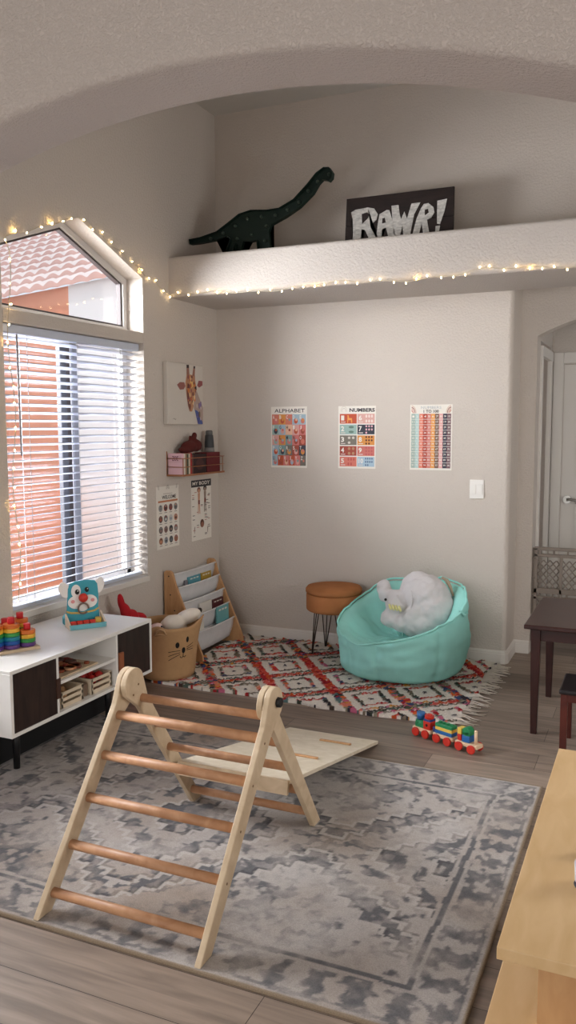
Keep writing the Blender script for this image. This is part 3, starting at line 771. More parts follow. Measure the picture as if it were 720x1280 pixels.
# ------------------------------------------------------------------ sling bookshelf
t=thing('sling_bookshelf','pine framed sling bookshelf with white fabric pockets in the corner','bookshelf',(.15,-.47,0))
SP=[(.012,.005),(.285,.005),(.292,.02),(.29,.05),(.245,.16),(.165,.34),(.098,.50),(.085,.545),(.075,.575),(.06,.585),(.025,.585),(.012,.572)]
for y0 in (-.765,-.205):
    mb=MB(); mb.prism(SP,1,y0,y0+.018); mb.build('side_panel',PINE,t,bevel=.003)
mb=MB()
for (x,z) in ((.05,.55),(.06,.43),(.09,.33)): mb=MB(); mb.cyl((x,-.7655,z),(x,-.767,z),.005,n=8); mb.build('screw',mat('dark screw',(50,40,36),.5),t)
FAB=mat('white sling canvas',(222,220,220),.9,.4,250,.04,20)
tiers=[(.080,.560),(.112,.475),(.147,.380),(.185,.285),(.225,.185)]
yl,yr=-.746,-.207
rnd=random.Random(4)
for k,(x,z) in enumerate(tiers):
    mb=MB(); n=14; vs=[]
    # pocket section: front rod, drops to a belly, rises at back
    hh=.125 if k<4 else .145
    sec=[(x,z),(x-.004,z-.004),(x-.008,z-hh*.35),(x-.022,z-hh*.7),(x-.038,z-hh*.95),(x-.05,z-hh),(x-.062,z-hh*.93),(x-.066,z-hh*.6),(x-.068,z-.01)]
    m=len(sec)
    for j in range(n+1):
        y=yl+(yr-yl)*j/n; s=math.sin(PI*j/n)
        for i,(a,b_) in enumerate(sec):
            dz=-.006*s*(1 if i in(0,1) else 1.5)+.0015*math.sin(j*2.7+i*1.3+k)
            vs.append((a,y,b_+dz))
    mb.add(vs,[(j*m+i,j*m+i+1,(j+1)*m+i+1,(j+1)*m+i) for j in range(n) for i in range(m-1)],True)
    o=mb.build('sling',FAB,t); s=o.modifiers.new('s','SOLIDIFY'); s.thickness=.002
    mb=MB(); mb.tube([(x,yl+.0+(yr-yl)*j/8,z-.006*math.sin(PI*j/8)) for j in range(9)],.006,8); mb.build('rod_hem',FAB,t)
# books in pockets
def bookobj(lab,k,y0,y1,zt,hgt,th,col,tilt=.03,group='picture books in the sling shelf',xo=0,title=None):
    x,z=tiers[k]; b0=(x-.024+xo,zt)
    # cover slanted backwards: top further from the room
    mb=MB(); ca,sa=math.cos(tilt),math.sin(tilt)
    def P(u,v,w): return (b0[0]-v*sa*-1*-1+w*ca - 0, y0+(y1-y0)*u, zt-hgt+v*ca+w*sa)
    def P(u,v,w): return (b0[0]-.004-(v-hgt)*sa*1.0-w*ca*1.0, y0+(y1-y0)*u, zt+(v-hgt)*ca-w*sa)
    m1=mat('cover '+lab[:20],col,.45); pg=mat('book pages',(230,222,206),.8)
    mb.use(m1)
    def bx(u0,u1,v0,v1,w0,w1): mb.add([P(u,v,w) for u in (u0,u1) for v in (v0,v1) for w in (w0,w1)],[(0,1,3,2),(4,6,7,5),(0,4,5,1),(2,3,7,6),(0,2,6,4),(1,5,7,3)],False)
    bx(0,1,0,hgt,0,.0025); bx(0,1,0,hgt,th-.0025,th); bx(0,.02,0,hgt,.0025,th-.0025)
    mb.use(pg); bx(.02,.98,.003,hgt-.003,.0026,th-.0026)
    # cover art
    mb.use(mat('cover art light',(226,220,208),.5))
    if title: 
        rr_=random.Random(len(lab)); 
        for i in range(3): a=.15+.25*i; mb.add([P(a,hgt*.8,-.0005),P(a+.18,hgt*.8,-.0005),P(a+.18,hgt*.88,-.0005),P(a,hgt*.88,-.0005)],[(0,1,2,3)],False)
    return tag(mb.build('picture_book',None),lab,'book',group)
bookobj('teal picture book in the second pocket of the sling shelf',1,-.58,-.42,.515,.10,.012,(86,150,164),title=1)
bookobj('yellow patterned picture book beside the teal one in the second pocket',1,-.41,-.275,.515,.10,.014,(176,142,52),title=1)
bookobj('dark blue book barely showing at the near end of the top pocket',0,-.72,-.66,.50,.075,.01,(60,84,120))
bookobj('white picture book with dark print in the fourth pocket',3,-.56,-.40,.338,.10,.012,(214,208,200),title=None)
bookobj('dark maroon picture book in the fourth pocket beside the white one',3,-.39,-.235,.33,.10,.014,(84,38,42),title=1)
bookobj('light teal picture book standing in the lowest pocket',4,-.40,-.235,.285,.15,.012,(110,170,172),title=1)
bookobj('small white book at the near end of the lowest pocket',4,-.66,-.58,.235,.10,.012,(222,216,204))
bookobj('narrow grey book in the second pocket left of the teal one',1,-.62,-.59,.50,.08,.012,(128,124,132))

# ------------------------------------------------------------------ storage basket
t=thing('storage_basket','tan felt storage basket with a cat face beside the bookshelf','basket',(.235,-1.075,.012))
FELT=mat('tan felt',(186,146,104),.95,.5,300,.05,30)
cxb,cyb=.225,-1.075; z0=.0215
mb=MB(); n=64; rows=14; vs=[]
camang=math.atan2(-5.29-cyb,2.887-cxb)
def topz(a):
    z=.335
    for c0 in (camang-.62,camang-.62+PI):
        dd=abs((a-c0+PI)%(2*PI)-PI)
        z+= .0
    # flared ears on the rim
    d1=abs((a-(camang+1.25)+PI)%(2*PI)-PI); z+=.055*math.exp(-(d1/.28)**2)
    d1=abs((a-(camang-.30)+PI)%(2*PI)-PI); z+=.018*math.exp(-(d1/.2)**2)
    return z
for lay in (0,1):
    for j in range(rows+1):
        for i in range(n):
            a=2*PI*i/n; f=j/rows; r=.165+.030*f**1.2+.006*math.sin(3*a+1)*f
            d1=abs((a-(camang+1.25)+PI)%(2*PI)-PI); r+=.03*math.exp(-(d1/.3)**2)*f**4
            if j==0: r-=.006
            r-=.006*lay
            z=z0+(topz(a)-z0)*f + (0.004 if lay and j==0 else 0)
            vs.append((cxb+r*math.cos(a),cyb+r*math.sin(a),z))
R=rows+1
fs=[]
for j in range(rows):
    for i in range(n):
        a=2*PI*(i+.5)/n
        fs.append((j*n+i,j*n+(i+1)%n,(j+1)*n+(i+1)%n,(j+1)*n+i))
        o_=R*n; fs.append((o_+j*n+i,o_+(j+1)*n+i,o_+(j+1)*n+(i+1)%n,o_+j*n+(i+1)%n))
fs+=[(rows*n+i,rows*n+(i+1)%n,R*n+rows*n+(i+1)%n,R*n+rows*n+i) for i in range(n)]
fs.append(tuple(range(n-1,-1,-1))); fs.append(tuple(R*n+i for i in range(n)))
mb.add(vs,fs,True); mb.build('body',FELT,t)
def bsurf(da,z,off=.0015):
    a=camang+da; f=(z-z0)/(topz(a)-z0); r=.165+.030*f**1.2+.006*math.sin(3*a+1)*f+off
    return Vector((cxb+r*math.cos(a),cyb+r*math.sin(a),z))
FK=mat('black face print',(24,20,18),.8)
fc=.48
def bdisc(mb,da,z,ra,rz,off=.0015,n=16):
    mb.poly([bsurf(da+ra*math.cos(2*PI*i/n),z+rz*math.sin(2*PI*i/n),off) for i in range(n)])
mb=MB(); bdisc(mb,fc-.15,.235,.068,.018); mb.build('eye',FK,t)
mb=MB(); bdisc(mb,fc+.20,.262,.05,.018); mb.build('eye',FK,t)
mb=MB(); bdisc(mb,fc+.07,.200,.065,.018); mb.tube([bsurf(fc+.065,.19),bsurf(fc+.06,.165),bsurf(fc+.02,.155),bsurf(fc-.03,.158),bsurf(fc-.05,.165)],.002,6); mb.tube([bsurf(fc+.06,.165),bsurf(fc+.10,.157),bsurf(fc+.16,.165)],.002,6); mb.build('nose_and_mouth',FK,t)
mb=MB()
for (z1,z2) in ((.200,.196),(.188,.172),(.178,.146)): mb.tube([bsurf(fc-.05,z1),bsurf(fc-.25,(z1+z2)/2+.002),bsurf(fc-.45,z2)],.0017,6)
mb.build('whiskers',FK,t); mb=MB()
for (z1,z2) in ((.215,.235),(.205,.215),(.198,.198)): mb.tube([bsurf(fc+.19,z1),bsurf(fc+.32,(z1+z2)/2),bsurf(fc+.46,z2)],.0017,6)
mb.build('whiskers',FK,t)
mb=MB(); mb.tube([bsurf(-.38,.300,.004),bsurf(-.30,.325,.006),bsurf(-.2,.337,.007),bsurf(-.1,.33,.006),bsurf(-.03,.305,.004)],.006,8); mb.tube([bsurf(-.36,.297,.003),bsurf(-.2,.305,.003),bsurf(-.05,.302,.003)],.0045,8); mb.build('handle',mat('felt handle',(196,158,118),.95),t)

def plush(name,blobs,m,lab=None,cat=None,parent=None,vox=.008,disp=.006,group=None):
    mb=MB()
    for (c,r,rot) in blobs: mb.ell(c,r,rot,10)
    o=mb.build(name,m,parent)
    rm=o.modifiers.new('r','REMESH'); rm.mode='VOXEL'; rm.voxel_size=vox; rm.use_smooth_shade=True
    s=o.modifiers.new('s','SMOOTH'); s.iterations=6; s.factor=.6
    tx=bpy.data.textures.new(name,'CLOUDS'); tx.noise_scale=.04
    dd=o.modifiers.new('d','DISPLACE'); dd.texture=tx; dd.strength=disp; dd.mid_level=.5
    if lab: tag(o,lab,cat,group)
    return o
PLW=mat('cream plush',(232,222,208),.95,.6,200)
PLP=mat('pink white plush',(226,196,190),.95,.6,200)
t=thing('plush_toy','cream long plush toy lying across the top of the tan cat basket','plush toy',(.28,-1.03,.02))
plush('body',[((.33,-1.0,.365),(.045,.085,.045),Rz(-.7)@Rx(.25)),((.28,-1.09,.34),(.05,.07,.05),Rz(-.6)),((.25,-1.05,.28),(.09,.09,.09),None),((.24,-1.07,.16),(.13,.13,.13),None)],PLW,parent=t)
mb=MB(); mb.ell((.372,-.935,.392),(.014,.018,.016),None,8); mb.build('tip',mat('dark plush tip',(60,50,46),.9),t)
t=thing('plush_cow','pink and white plush animal peeking from the basket near its handle','plush toy',(.2,-1.17,.03))
plush('body',[((.225,-1.185,.325),(.038,.035,.03),None),((.255,-1.20,.312),(.02,.018,.018),None),((.19,-1.19,.30),(.04,.035,.04),None),((.17,-1.13,.26),(.05,.05,.06),None)],PLP,parent=t,vox=.006,disp=.003)
mb=MB(); mb.ell((.246,-1.213,.334),(.006,.005,.006),None,6); mb.build('eye',TD,t)
mb=MB(); mb.ell((.262,-1.19,.337),(.006,.005,.006),None,6); mb.build('eye',TD,t)
plush('plush_ball',[((.13,-1.17,.315),(.03,.03,.028),None),((.15,-1.14,.30),(.035,.035,.035),None)],mat('brown plush',(92,44,34),.95,.5,200),'dark brown plush toy at the left side inside the cat basket','plush toy',vox=.006,disp=.003)

# red toy behind console
t=thing('plush_dinosaur_tail','red plush toy with two pointed limbs leaning on the wall past the console','plush toy',(.12,-1.33,.01))
t.name='red_plush_toy'
plush('body',[((.10,-1.36,.50),(.020,.022,.060),Rx(.25)),((.11,-1.33,.44),(.03,.035,.06),Rx(.5)),((.12,-1.29,.39),(.045,.05,.06),None),((.12,-1.20,.39),(.022,.07,.022),Rx(-.35)),((.13,-1.36,.26),(.07,.07,.14),None),((.14,-1.38,.11),(.10,.10,.10),None)],mat('red plush',(176,24,34),.9,.5,150,),parent=t,vox=.007,disp=.004)

# ------------------------------------------------------------------ bean bag
AQ=mat('aqua canvas',(160,226,217),.9,.3,160,.05,9,spec=.15)
t=thing('bean_bag_chair','aqua canvas bean bag chair with a raised back beside the stool','chair',(1.5,-.41,.014))
bcx,bcy=1.50,-.43
TOPK=None
def rimz(a):
    # a: world angle; low towards front-left (about 225 deg), high towards the back right
    low=math.radians(244); d=abs((a-low+PI)%(2*PI)-PI)/PI
    z=.235+.34*(d**1.1 if d>0 else 0)
    for pk,amp in ((math.radians(12),.06),(math.radians(120),.05)):
        dd=abs((a-pk+PI)%(2*PI)-PI); z+=amp*math.exp(-(dd/.42)**2)
    z-=.03*math.exp(-((abs((a-math.radians(75)+PI)%(2*PI)-PI))/.5)**2)
    return z
n=128
def noise3(p,s):
    from mathutils import noise
    return noise.noise(Vector(p)*s)
from mathutils import noise as MN
def seam(a):
    g=0
    for s_ in (math.radians(262),math.radians(318),math.radians(20),math.radians(228),math.radians(140),math.radians(80)):
        dd=abs((a-s_+PI)%(2*PI)-PI); g+=math.exp(-(dd/.05)**2)
    return g
prof=[]
vs=[];rows=0
for j in range(26):   # outer wall
    f=j/25
    for i in range(n):
        a=2*PI*i/n; rz=rimz(a); z=.018+(rz-.018)*f
        zz=z
        r=.33+.060*math.sin(min(1,zz/.30)*PI*.62)**.7*1.0
        if zz<.04: r-= (.04-zz)*1.2
        r-=.035*max(0,(zz-.33)/.25)**1.3 if zz>.33 else 0
        r-=.015*seam(a)
        p=(math.cos(a)*r,math.sin(a)*r,z)
        nn_=MN.noise(Vector((p[0]*4,p[1]*4,z*9)))*.018+MN.noise(Vector((p[0]*8,p[1]*8,z*26+5)))*.010+MN.noise(Vector((a*9,z*14+3,1)))*.006
        r+=nn_
        vs.append((bcx+math.cos(a)*r*1.02,bcy+math.sin(a)*r*.98,z))
    rows+=1
for j in range(1,16):   # inside down to the seat
    f=j/15
    for i in range(n):
        a=2*PI*i/n; rz=rimz(a)
        r0=.355-.035*max(0,(rz-.33)/.25)**1.3 if rz>.33 else .355
        r=r0-.012-(r0-.02)*(f**1.1)*.98
        seat=.215+.03*math.cos(a-math.radians(52))*r/.3
        z=rz+ (.012 if j==1 else 0) -(rz-seat)*(1-(1-min(1,f*1.35))**2.2)
        z+=(MN.noise(Vector((math.cos(a)*r*9,math.sin(a)*r*9,f*3)))*.03+MN.noise(Vector((a*7,f*5,2)))*.02)*math.sin(PI*f)
        r+=MN.noise(Vector((math.cos(a)*5,math.sin(a)*5,f*5+9)))*.015*math.sin(PI*f)
        vs.append((bcx+math.cos(a)*r*1.02,bcy+math.sin(a)*r*.98,z))
    rows+=1
mb=MB(); fs=[(j*n+i,j*n+(i+1)%n,(j+1)*n+(i+1)%n,(j+1)*n+i) for j in range(rows-1) for i in range(n)]+[tuple(range(n-1,-1,-1)),tuple((rows-1)*n+i for i in range(n))]
mb.add(vs,fs,True); body=mb.build('cover',AQ,t); s=body.modifiers.new('s','SUBSURF'); s.levels=1; s.render_levels=1
mb=MB()
mb.tube([Vector(vs[25*n+i])+Vector((0,0,.003)) for i in list(range(n))+[0]],.0065,6)
mb.build('rim_seam',AQ,t)
for dg in (262,318,228,20):
    k_=int(round(dg/360*n))%n
    mb=MB(); mb.tube([Vector(vs[j*n+k_]) for j in range(26)],.0032,6); mb.build('piping',AQ,t)
mb=MB(); a=math.radians(352)
p=Vector((bcx+math.cos(a)*.375,bcy+math.sin(a)*.367,.41)); 
mb.tube([p+Vector((0,-.06,.03)),p+Vector((.022,-.03,0)),p+Vector((.024,.03,0)),p+Vector((-.002,.06,.03))],.008,8); mb.build('grab_handle',AQ,t)

# ------------------------------------------------------------------ plush elephant
EL=mat('pale grey velour',(204,200,200),.95,.35,120,.04,12)
t=thing('plush_elephant','pale grey plush elephant pillow lying in the aqua bean bag','plush toy',(1.6,-.4,.25))
bl=[((1.62,-.36,.44),(.165,.13,.165),None),((1.68,-.38,.40),(.13,.12,.13),None),((1.57,-.33,.48),(.12,.10,.14),None),((1.60,-.40,.32),(.15,.12,.10),None),
 ((1.47,-.41,.42),(.085,.085,.085),None),((1.425,-.40,.455),(.05,.055,.05),None),((1.375,-.38,.47),(.045,.045,.055),None),((1.355,-.36,.505),(.045,.042,.055),Ry(.3)),
 ((1.435,-.44,.335),(.072,.065,.062),None),((1.50,-.45,.32),(.07,.065,.06),None),((1.57,-.47,.36),(.06,.05,.085),Ry(.5))]
plush('body',bl,EL,parent=t,vox=.008,disp=.016)
mb=MB(); mb.ell((1.400,-.462,.452),(.0085,.007,.0085),None,8); mb.build('eye',TD,t)
mb=MB()
E1=[(1.475,-.495,.495),(1.525,-.500,.425),(1.435,-.505,.432)]
vs=E1+[(x+.006,y+.012,z) for x,y,z in E1]; mb.add(vs,[(0,1,2),(5,4,3),(0,3,4,1),(1,4,5,2),(2,5,3,0)],False)
o=mb.build('ear',EL,t,bevel=.004)
mb=MB()
for k in range(4):
    x=1.437+k*.020; mb.tube([(x,-.507,.435-.002*k),(x+.008,-.515,.420-.002*k),(x+.016,-.516,.405-.002*k)],[.006,.009,.007],8)
mb.build('ear_trim',mat('pale yellow felt',(222,214,150),.9),t)
mb=MB(); mb.tube([(1.56,-.462,.52),(1.575,-.485,.47),(1.572,-.495,.43),(1.55,-.50,.40),(1.50,-.505,.385)],.004,6)
mb.build('seam',EL,t)
mb=MB(); mb.tube([(1.70,-.26,.575),(1.735,-.29,.565),(1.765,-.32,.53),(1.785,-.33,.48)],[.008,.012,.010,.006],8); mb.build('tail_ruffle',mat('beige ruffle',(168,152,130),.95),t)

# ------------------------------------------------------------------ velvet stool
sx,sy=.968,-.207
t=thing('velvet_stool','round caramel velvet storage stool on dark hairpin legs left of the bean bag','stool',(sx,sy,.014))
VEL=mat('caramel velvet',(172,114,72),.9,.15,80,.12,8,spec=.12)
mb=MB(); mb.lathe([(0,.300),(.170,.300),(.180,.308),(.182,.32),(.182,.408),(.176,.415),(0,.415)],(sx,sy,0),48); mb.build('drum',VEL,t)
mb=MB(); mb.lathe([(0,.4152),(.178,.4152),(.186,.425),(.186,.443),(.176,.457),(.10,.468),(0,.472)],(sx,sy,0),48); mb.build('lid_cushion',VEL,t)
BR=mat('dark bronze wire',(70,58,50),.35,metal=.8)
for k,a in enumerate((math.radians(222),math.radians(312),math.radians(42),math.radians(132))):
    dx,dy=math.cos(a),math.sin(a); px,py=-dy,dx
    base=Vector((sx+dx*.152,sy+dy*.152,.019)); 
    mb=MB()
    for s in (-1,0,1):
        top=Vector((sx+dx*.12+px*s*.04,sy+dy*.12+py*s*.04,.301)); mb.cyl(top,base+Vector((px*s*.004,py*s*.004,0)),.0038,n=8)
    mb.ell(base,(.009,.009,.006),None,6)
    mb.build('hairpin_leg',BR,t)

# ------------------------------------------------------------------ dark kids table + chair
ESP=wood('espresso wood',(48,26,24),(62,34,30),(3,12,3),.28)
t=thing('kids_table','dark espresso wooden kids table at the right, in front of the gate','table',(2.8,-.85,0))
mb=MB(); mb.box(2.325,3.02,-1.215,-.50,.528,.550); mb.build('tabletop',ESP,t,bevel=.005)
mb=MB(); mb.box(2.365,2.98,-1.175,-1.157,.468,.528);mb.box(2.365,2.98,-.558,-.540,.468,.528);mb.box(2.365,2.383,-1.175,-.54,.468,.528);mb.box(2.962,2.98,-1.175,-.54,.468,.528); mb.build('apron',ESP,t)
for (x,y) in ((2.378,-1.163),(2.378,-.552),(2.967,-1.163),(2.967,-.552)):
    mb=MB(); a=.024;c_=.015
    vs=[(x+s*a,y+r*a,.528) for s,r in ((-1,-1),(1,-1),(1,1),(-1,1))]+[(x+s*c_,y+r*c_,.0) for s,r in ((-1,-1),(1,-1),(1,1),(-1,1))]
    mb.add(vs,[(0,1,2,3),(7,6,5,4)]+[(i,(i+1)%4,(i+1)%4+4,i+4) for i in range(4)],False); mb.build('leg',ESP,t,bevel=.003)
RDW=wood('cherry stained wood',(70,28,22),(92,40,30),(3,12,3),.35)
t=thing('kids_chair','small cherry stained kids chair with dark seat cut off by the right edge','chair',(2.7,-1.28,0))
mb=MB(); mb.box(2.515,2.83,-1.42,-1.13,.290,.312); mb.build('seat',mat('dark seat',(30,24,26),.4),t,bevel=.008)
mb=MB(); mb.box(2.525,2.82,-1.41,-1.395,.255,.290);mb.box(2.525,2.54,-1.41,-1.14,.255,.290);mb.box(2.805,2.82,-1.41,-1.14,.255,.290); mb.build('apron',RDW,t)
for (x,y) in ((2.538,-1.396),(2.538,-1.155),(2.806,-1.396),(2.806,-1.155)):
    mb=MB(); mb.box(x-.015,x+.015,y-.015,y+.015,0,.290 if y>-1.3 or x<2.7 or True else 0); mb.build('leg',RDW,t,bevel=.002)
mb=MB(); mb.box(2.805,2.825,-1.41,-1.14,.40,.46);mb.box(2.805,2.825,-1.41,-1.385,.31,.40);mb.box(2.805,2.825,-1.165,-1.14,.31,.40); mb.build('backrest',RDW,t,bevel=.004)

# ------------------------------------------------------------------ baby gate
TAU=mat('taupe plastic',(142,130,120),.5)
t=thing('baby_gate','taupe plastic baby gate with diamond mesh across the hallway arch','gate',(2.7,.36,0))
gx0,gx1=2.165,3.39
mb=MB(); gy0,gy1=.345,.375
mb.box(gx0,gx0+.022,gy0,gy1,.10,.705); mb.box(gx1-.022,gx1,gy0,gy1,.10,.705)
mb.box(gx0,gx1,gy0,gy1,.69,.712); mb.box(gx0,gx1,gy0,gy1,.648,.668); mb.box(gx0,gx1,gy0,gy1,.405,.440); mb.box(gx0,gx1,gy0,gy1,.10,.13)
for k in range(14): 
    xx=gx0+.03+k*.087
    mb.box(xx,xx+.012,gy0+.004,gy1-.004,.668,.69); mb.box(xx,xx+.012,gy0+.004,gy1-.004,.385,.405)
mb.box(gx0,gx1,gy0,gy1,.365,.385)
mb.box(2.325,2.345,gy0,gy1,.13,.65)
mb.build('frame',TAU,t,bevel=.003)
mb=MB(); sp=.042; ang=.055
x=gx0+.02
def dline(x0,z0,x1,z1): mb.tube([(x0,.360,z0),(x1,.360,z1)],.0042,5)
zlo,zhi=.438,.650
for (za1,zb1) in ((zlo,zhi),(.13,.366)):
    w_=.040;hh=.047
    nx=int((gx1-gx0)/w_)
    nz=int((zb1-za1)/hh)+1
    for i in range(nx):
        for j in range(nz):
            x0=gx0+.02+i*w_;z0=za1+j*hh
            if z0+hh>zb1+.012: continue
            dline(x0,z0,x0+w_/2,z0+hh/2);dline(x0+w_/2,z0+hh/2,x0+w_,z0);dline(x0,z0+hh,x0+w_/2,z0+hh/2);dline(x0+w_/2,z0+hh/2,x0+w_,z0+hh)
            
mm=mb.build('mesh_panel',TAU,t); 
mb=MB(); mb.box(2.153,2.166,.35,.372,.08,.705)
for z in (.63,.50,.39,.20): mb.box(2.153,2.175,.343,.377,z,z+.012)
mb.build('wall_mount',mat('taupe bracket',(120,108,98),.5),t,bevel=.002)

# ------------------------------------------------------------------ wooden train
t=thing('toy_train','wooden block toy train with red wheels on the plank floor','toy train',(2.0,-1.48,0))
TB=mat('train blue',(36,96,156),.4);TG=mat('train green',(36,128,80),.4);TRD=mat('train red',(198,48,34),.4);TYL=mat('train yellow',(226,190,84),.4);TWD=mat('train wood',(224,192,158),.55);TNV=mat('train navy',(44,60,120),.4)
A=Vector((1.845,-1.385,0)); B=Vector((2.185,-1.535,0)); e_=(B-A).normalized(); s_=Vector((-e_.y,e_.x,0))
def tp(a,o,z): return A+e_*a+s_*o+Vector((0,0,z))
def tb(mb,a0,a1,o0,o1,z0,z1):
    vs=[tp(a,o,z) for a in (a0,a1) for o in (o0,o1) for z in (z0,z1)]
    mb.add(vs,[(0,1,3,2),(4,6,7,5),(0,4,5,1),(2,3,7,6),(0,2,6,4),(1,5,7,3)],False)
hw=.026
for k,(a0,a1) in enumerate(((0,.11),(.125,.24),(.255,.375))):
    mb=MB(); tb(mb,a0,a1,-hw,hw,.024,.042)
    base=mb.build('car_base',TWD,t,bevel=.003)
    for a in (a0+.026,a1-.026):
        for o,s in ((-hw-.001,-1),(hw+.001,1)):
            m_=MB(); m_.cyl(tp(a,o,.0215),tp(a,o+s*.012,.0215),.021,.021,24); m_.build('wheel',TRD,base,bevel=.003)
mb=MB(); tb(mb,.108,.128,-.004,.004,.028,.034);tb(mb,.238,.258,-.004,.004,.028,.034); mb.build('coupling',TB,t)
# engine
mb=MB(); mb.cyl(tp(.012,0,.060),tp(.062,0,.060),.018,.018,20); tb(mb,.012,.062,-.018,.018,.042,.058); mb.build('boiler',TG,t)
mb=MB(); mb.cyl(tp(.032,0,.078),tp(.032,0,.112),.017,.021,20); mb.build('funnel',TB,t)
mb=MB(); tb(mb,.063,.105,-.022,.022,.042,.082); mb.build('cab',TRD,t,bevel=.002)
mb=MB(); tb(mb,.063,.105,-.022,.022,.0822,.093); mb.build('cab_band',TNV,t,bevel=.002)
mb=MB(); mb.cyl(tp(.084,0,.093),tp(.084,0,.108),.022,.024,20); mb.cyl(tp(.084,0,.108),tp(.084,0,.116),.014,.012,16); mb.build('cab_roof',TRD,t,bevel=.002)
mb=MB(); mb.cyl(tp(.084,-.0222,.064),tp(.084,-.023,.064),.007,.007,12); mb.build('window_hole',mat('train dark',(60,20,18),.6),t)
# wagon 2
for z0_,z1_,m_ in ((.0425,.060,TB),(.0603,.076,TYL)):
    mb=MB(); tb(mb,.135,.232,-.022,.022,z0_,z1_); mb.build('block',m_,t,bevel=.002)
mb=MB(); tb(mb,.135,.232,-.022,.022,.0763,.092)
for a in (.150,.172,.195,.218): mb.cyl(tp(a,0,.092),tp(a,0,.099),.009,.009,14)
mb.build('block',TG,t,bevel=.002)
mb=MB(); tb(mb,.118,.134,-.018,.018,.0425,.066); mb.build('block',TNV,t,bevel=.002)
# wagon 3
for z0_,z1_,m_ in ((.0425,.072,TRD),(.0723,.102,TYL)):
    mb=MB(); tb(mb,.262,.283,-.018,.018,z0_,z1_); mb.build('block',m_,t,bevel=.002)
mb=MB(); tb(mb,.289,.330,-.020,.020,.0425,.075); mb.build('block',TB,t,bevel=.002)
mb=MB(); tb(mb,.289,.330,-.020,.020,.0753,.092); mb.cyl(tp(.3095,-.02,.092),tp(.3095,.02,.092),.0205,.0205,20); mb.build('block',TG,t,bevel=.002)
mb=MB(); mb.cyl(tp(.353,0,.042),tp(.353,0,.098),.007,.007,14); mb.ell(tp(.353,0,.100),(.008,.008,.006),None,8); mb.build('post',TWD,t)

# ------------------------------------------------------------------ play table at right foreground
t=thing('play_table','light maple wooden play table with lower platform in the right foreground','table',(2.9,-3.2,0))
MAP=wood('maple board',(206,170,122),(218,184,138),(6,1.5,4),.45)
mb=MB(); mb.box(2.638,3.20,-3.735,-2.64,.474,.500); mb.build('tabletop',MAP,t,bevel=.002)
mb=MB(); mb.box(2.598,3.16,-3.74,-2.72,.225,.250); mb.build('lower_platform',MAP,t,bevel=.002)
PAN=wood('maple panel',(184,140,96),(200,158,112),(5,4,2),.5)
mb=MB(); mb.box(2.700,3.14,-3.585,-3.565,.250,.474); mb.build('front_panel',PAN,t)
mb=MB(); mb.box(2.700,3.14,-2.80,-2.78,.250,.474); mb.build('back_panel',PAN,t)
for (x,y) in ((2.66,-3.62),(3.10,-3.62),(2.66,-2.82),(3.10,-2.82)):
    mb=MB(); mb.box(x,x+.04,y,y+.04,0,.225); mb.build('leg',MAP,t,bevel=.002)
t=thing('toy_figure','small white toy cup with dark base at the right edge of the maple table','toy',(2.785,-3.44,.5))
mb=MB(); mb.lathe([(0,.0062),(.026,.0062),(.030,.012),(.032,.05),(.031,.054),(.027,.052),(.026,.012),(0,.010)],(2.785,-3.44,.5),24); mb.build('cup',mat('lilac white plastic',(206,200,206),.35),t)
mb=MB(); mb.lathe([(0,.0003),(.031,.0003),(.032,.003),(.030,.006),(0,.006)],(2.785,-3.44,.5),24); mb.build('base_ring',mat('dark base',(46,40,50),.5),t)
mb=MB(); mb.lathe([(0,.0004),(.012,.0004),(.018,.006),(.021,.016),(.018,.027),(.010,.032),(0,.033)],(2.767,-3.31,.5),20)
tag(mb.build('rounded_toy',mat('dark navy plastic',(26,26,48),.35)),'small dark navy rounded toy at the right edge of the maple table','toy')

# ------------------------------------------------------------------ things on the ledge
t=thing('dinosaur_marquee','dark green metal long-necked dinosaur standing on the plant ledge','decoration',(.5,-.36,2.572))
Dn=[(0.006,2.729),(0.091,2.736),(0.21,2.761),(0.287,2.804),(0.374,2.855),(0.46,2.871),(0.573,2.86),(0.656,2.863),(0.754,2.905),(0.846,2.985),(0.905,3.045),(0.955,3.072),(0.99,3.068),(1.013,3.035),(1.009,3.003),(0.99,2.985),(0.97,2.995),(.945,3.0),(0.92,2.978),(0.883,2.925),(0.792,2.852),(0.70,2.805),(0.606,2.768),(0.585,2.727),(0.592,2.65),(.606,2.573),(0.535,2.573),(0.508,2.60),(0.499,2.68),(0.455,2.676),(0.407,2.683),(0.392,2.64),(.388,2.573),(0.352,2.573),(.350,2.62),(.345,2.672),(.330,2.62),(.318,2.573),(0.272,2.573),(0.279,2.634),(0.309,2.702),(0.286,2.724),(0.198,2.707),(0.078,2.697),(0.012,2.697)]
GRN=mat('dark green metal',(16,38,30),.6)
def edge_prism(mb,poly,y0,y1):
    bm=bmesh.new(); vs=[bm.verts.new((p[0],y0,p[1])) for p in poly]; f=bm.faces.new(vs); r=bmesh.ops.triangulate(bm,faces=[f]); bm.verts.ensure_lookup_table()
    bm.verts.index_update(); tri=[tuple(v.index for v in f.verts) for f in bm.faces]; bm.free(); n=len(poly)
    vs=[(p[0],y0,p[1]) for p in poly]+[(p[0],y1,p[1]) for p in poly]
    mb.add(vs,tri+[tuple(i+n for i in reversed(t_)) for t_ in tri]+[(i,i+n,(i+1)%n+n,(i+1)%n) for i in range(n)],False)
mb=MB(); edge_prism(mb,Dn,-.350,-.340); 
n=len(Dn)
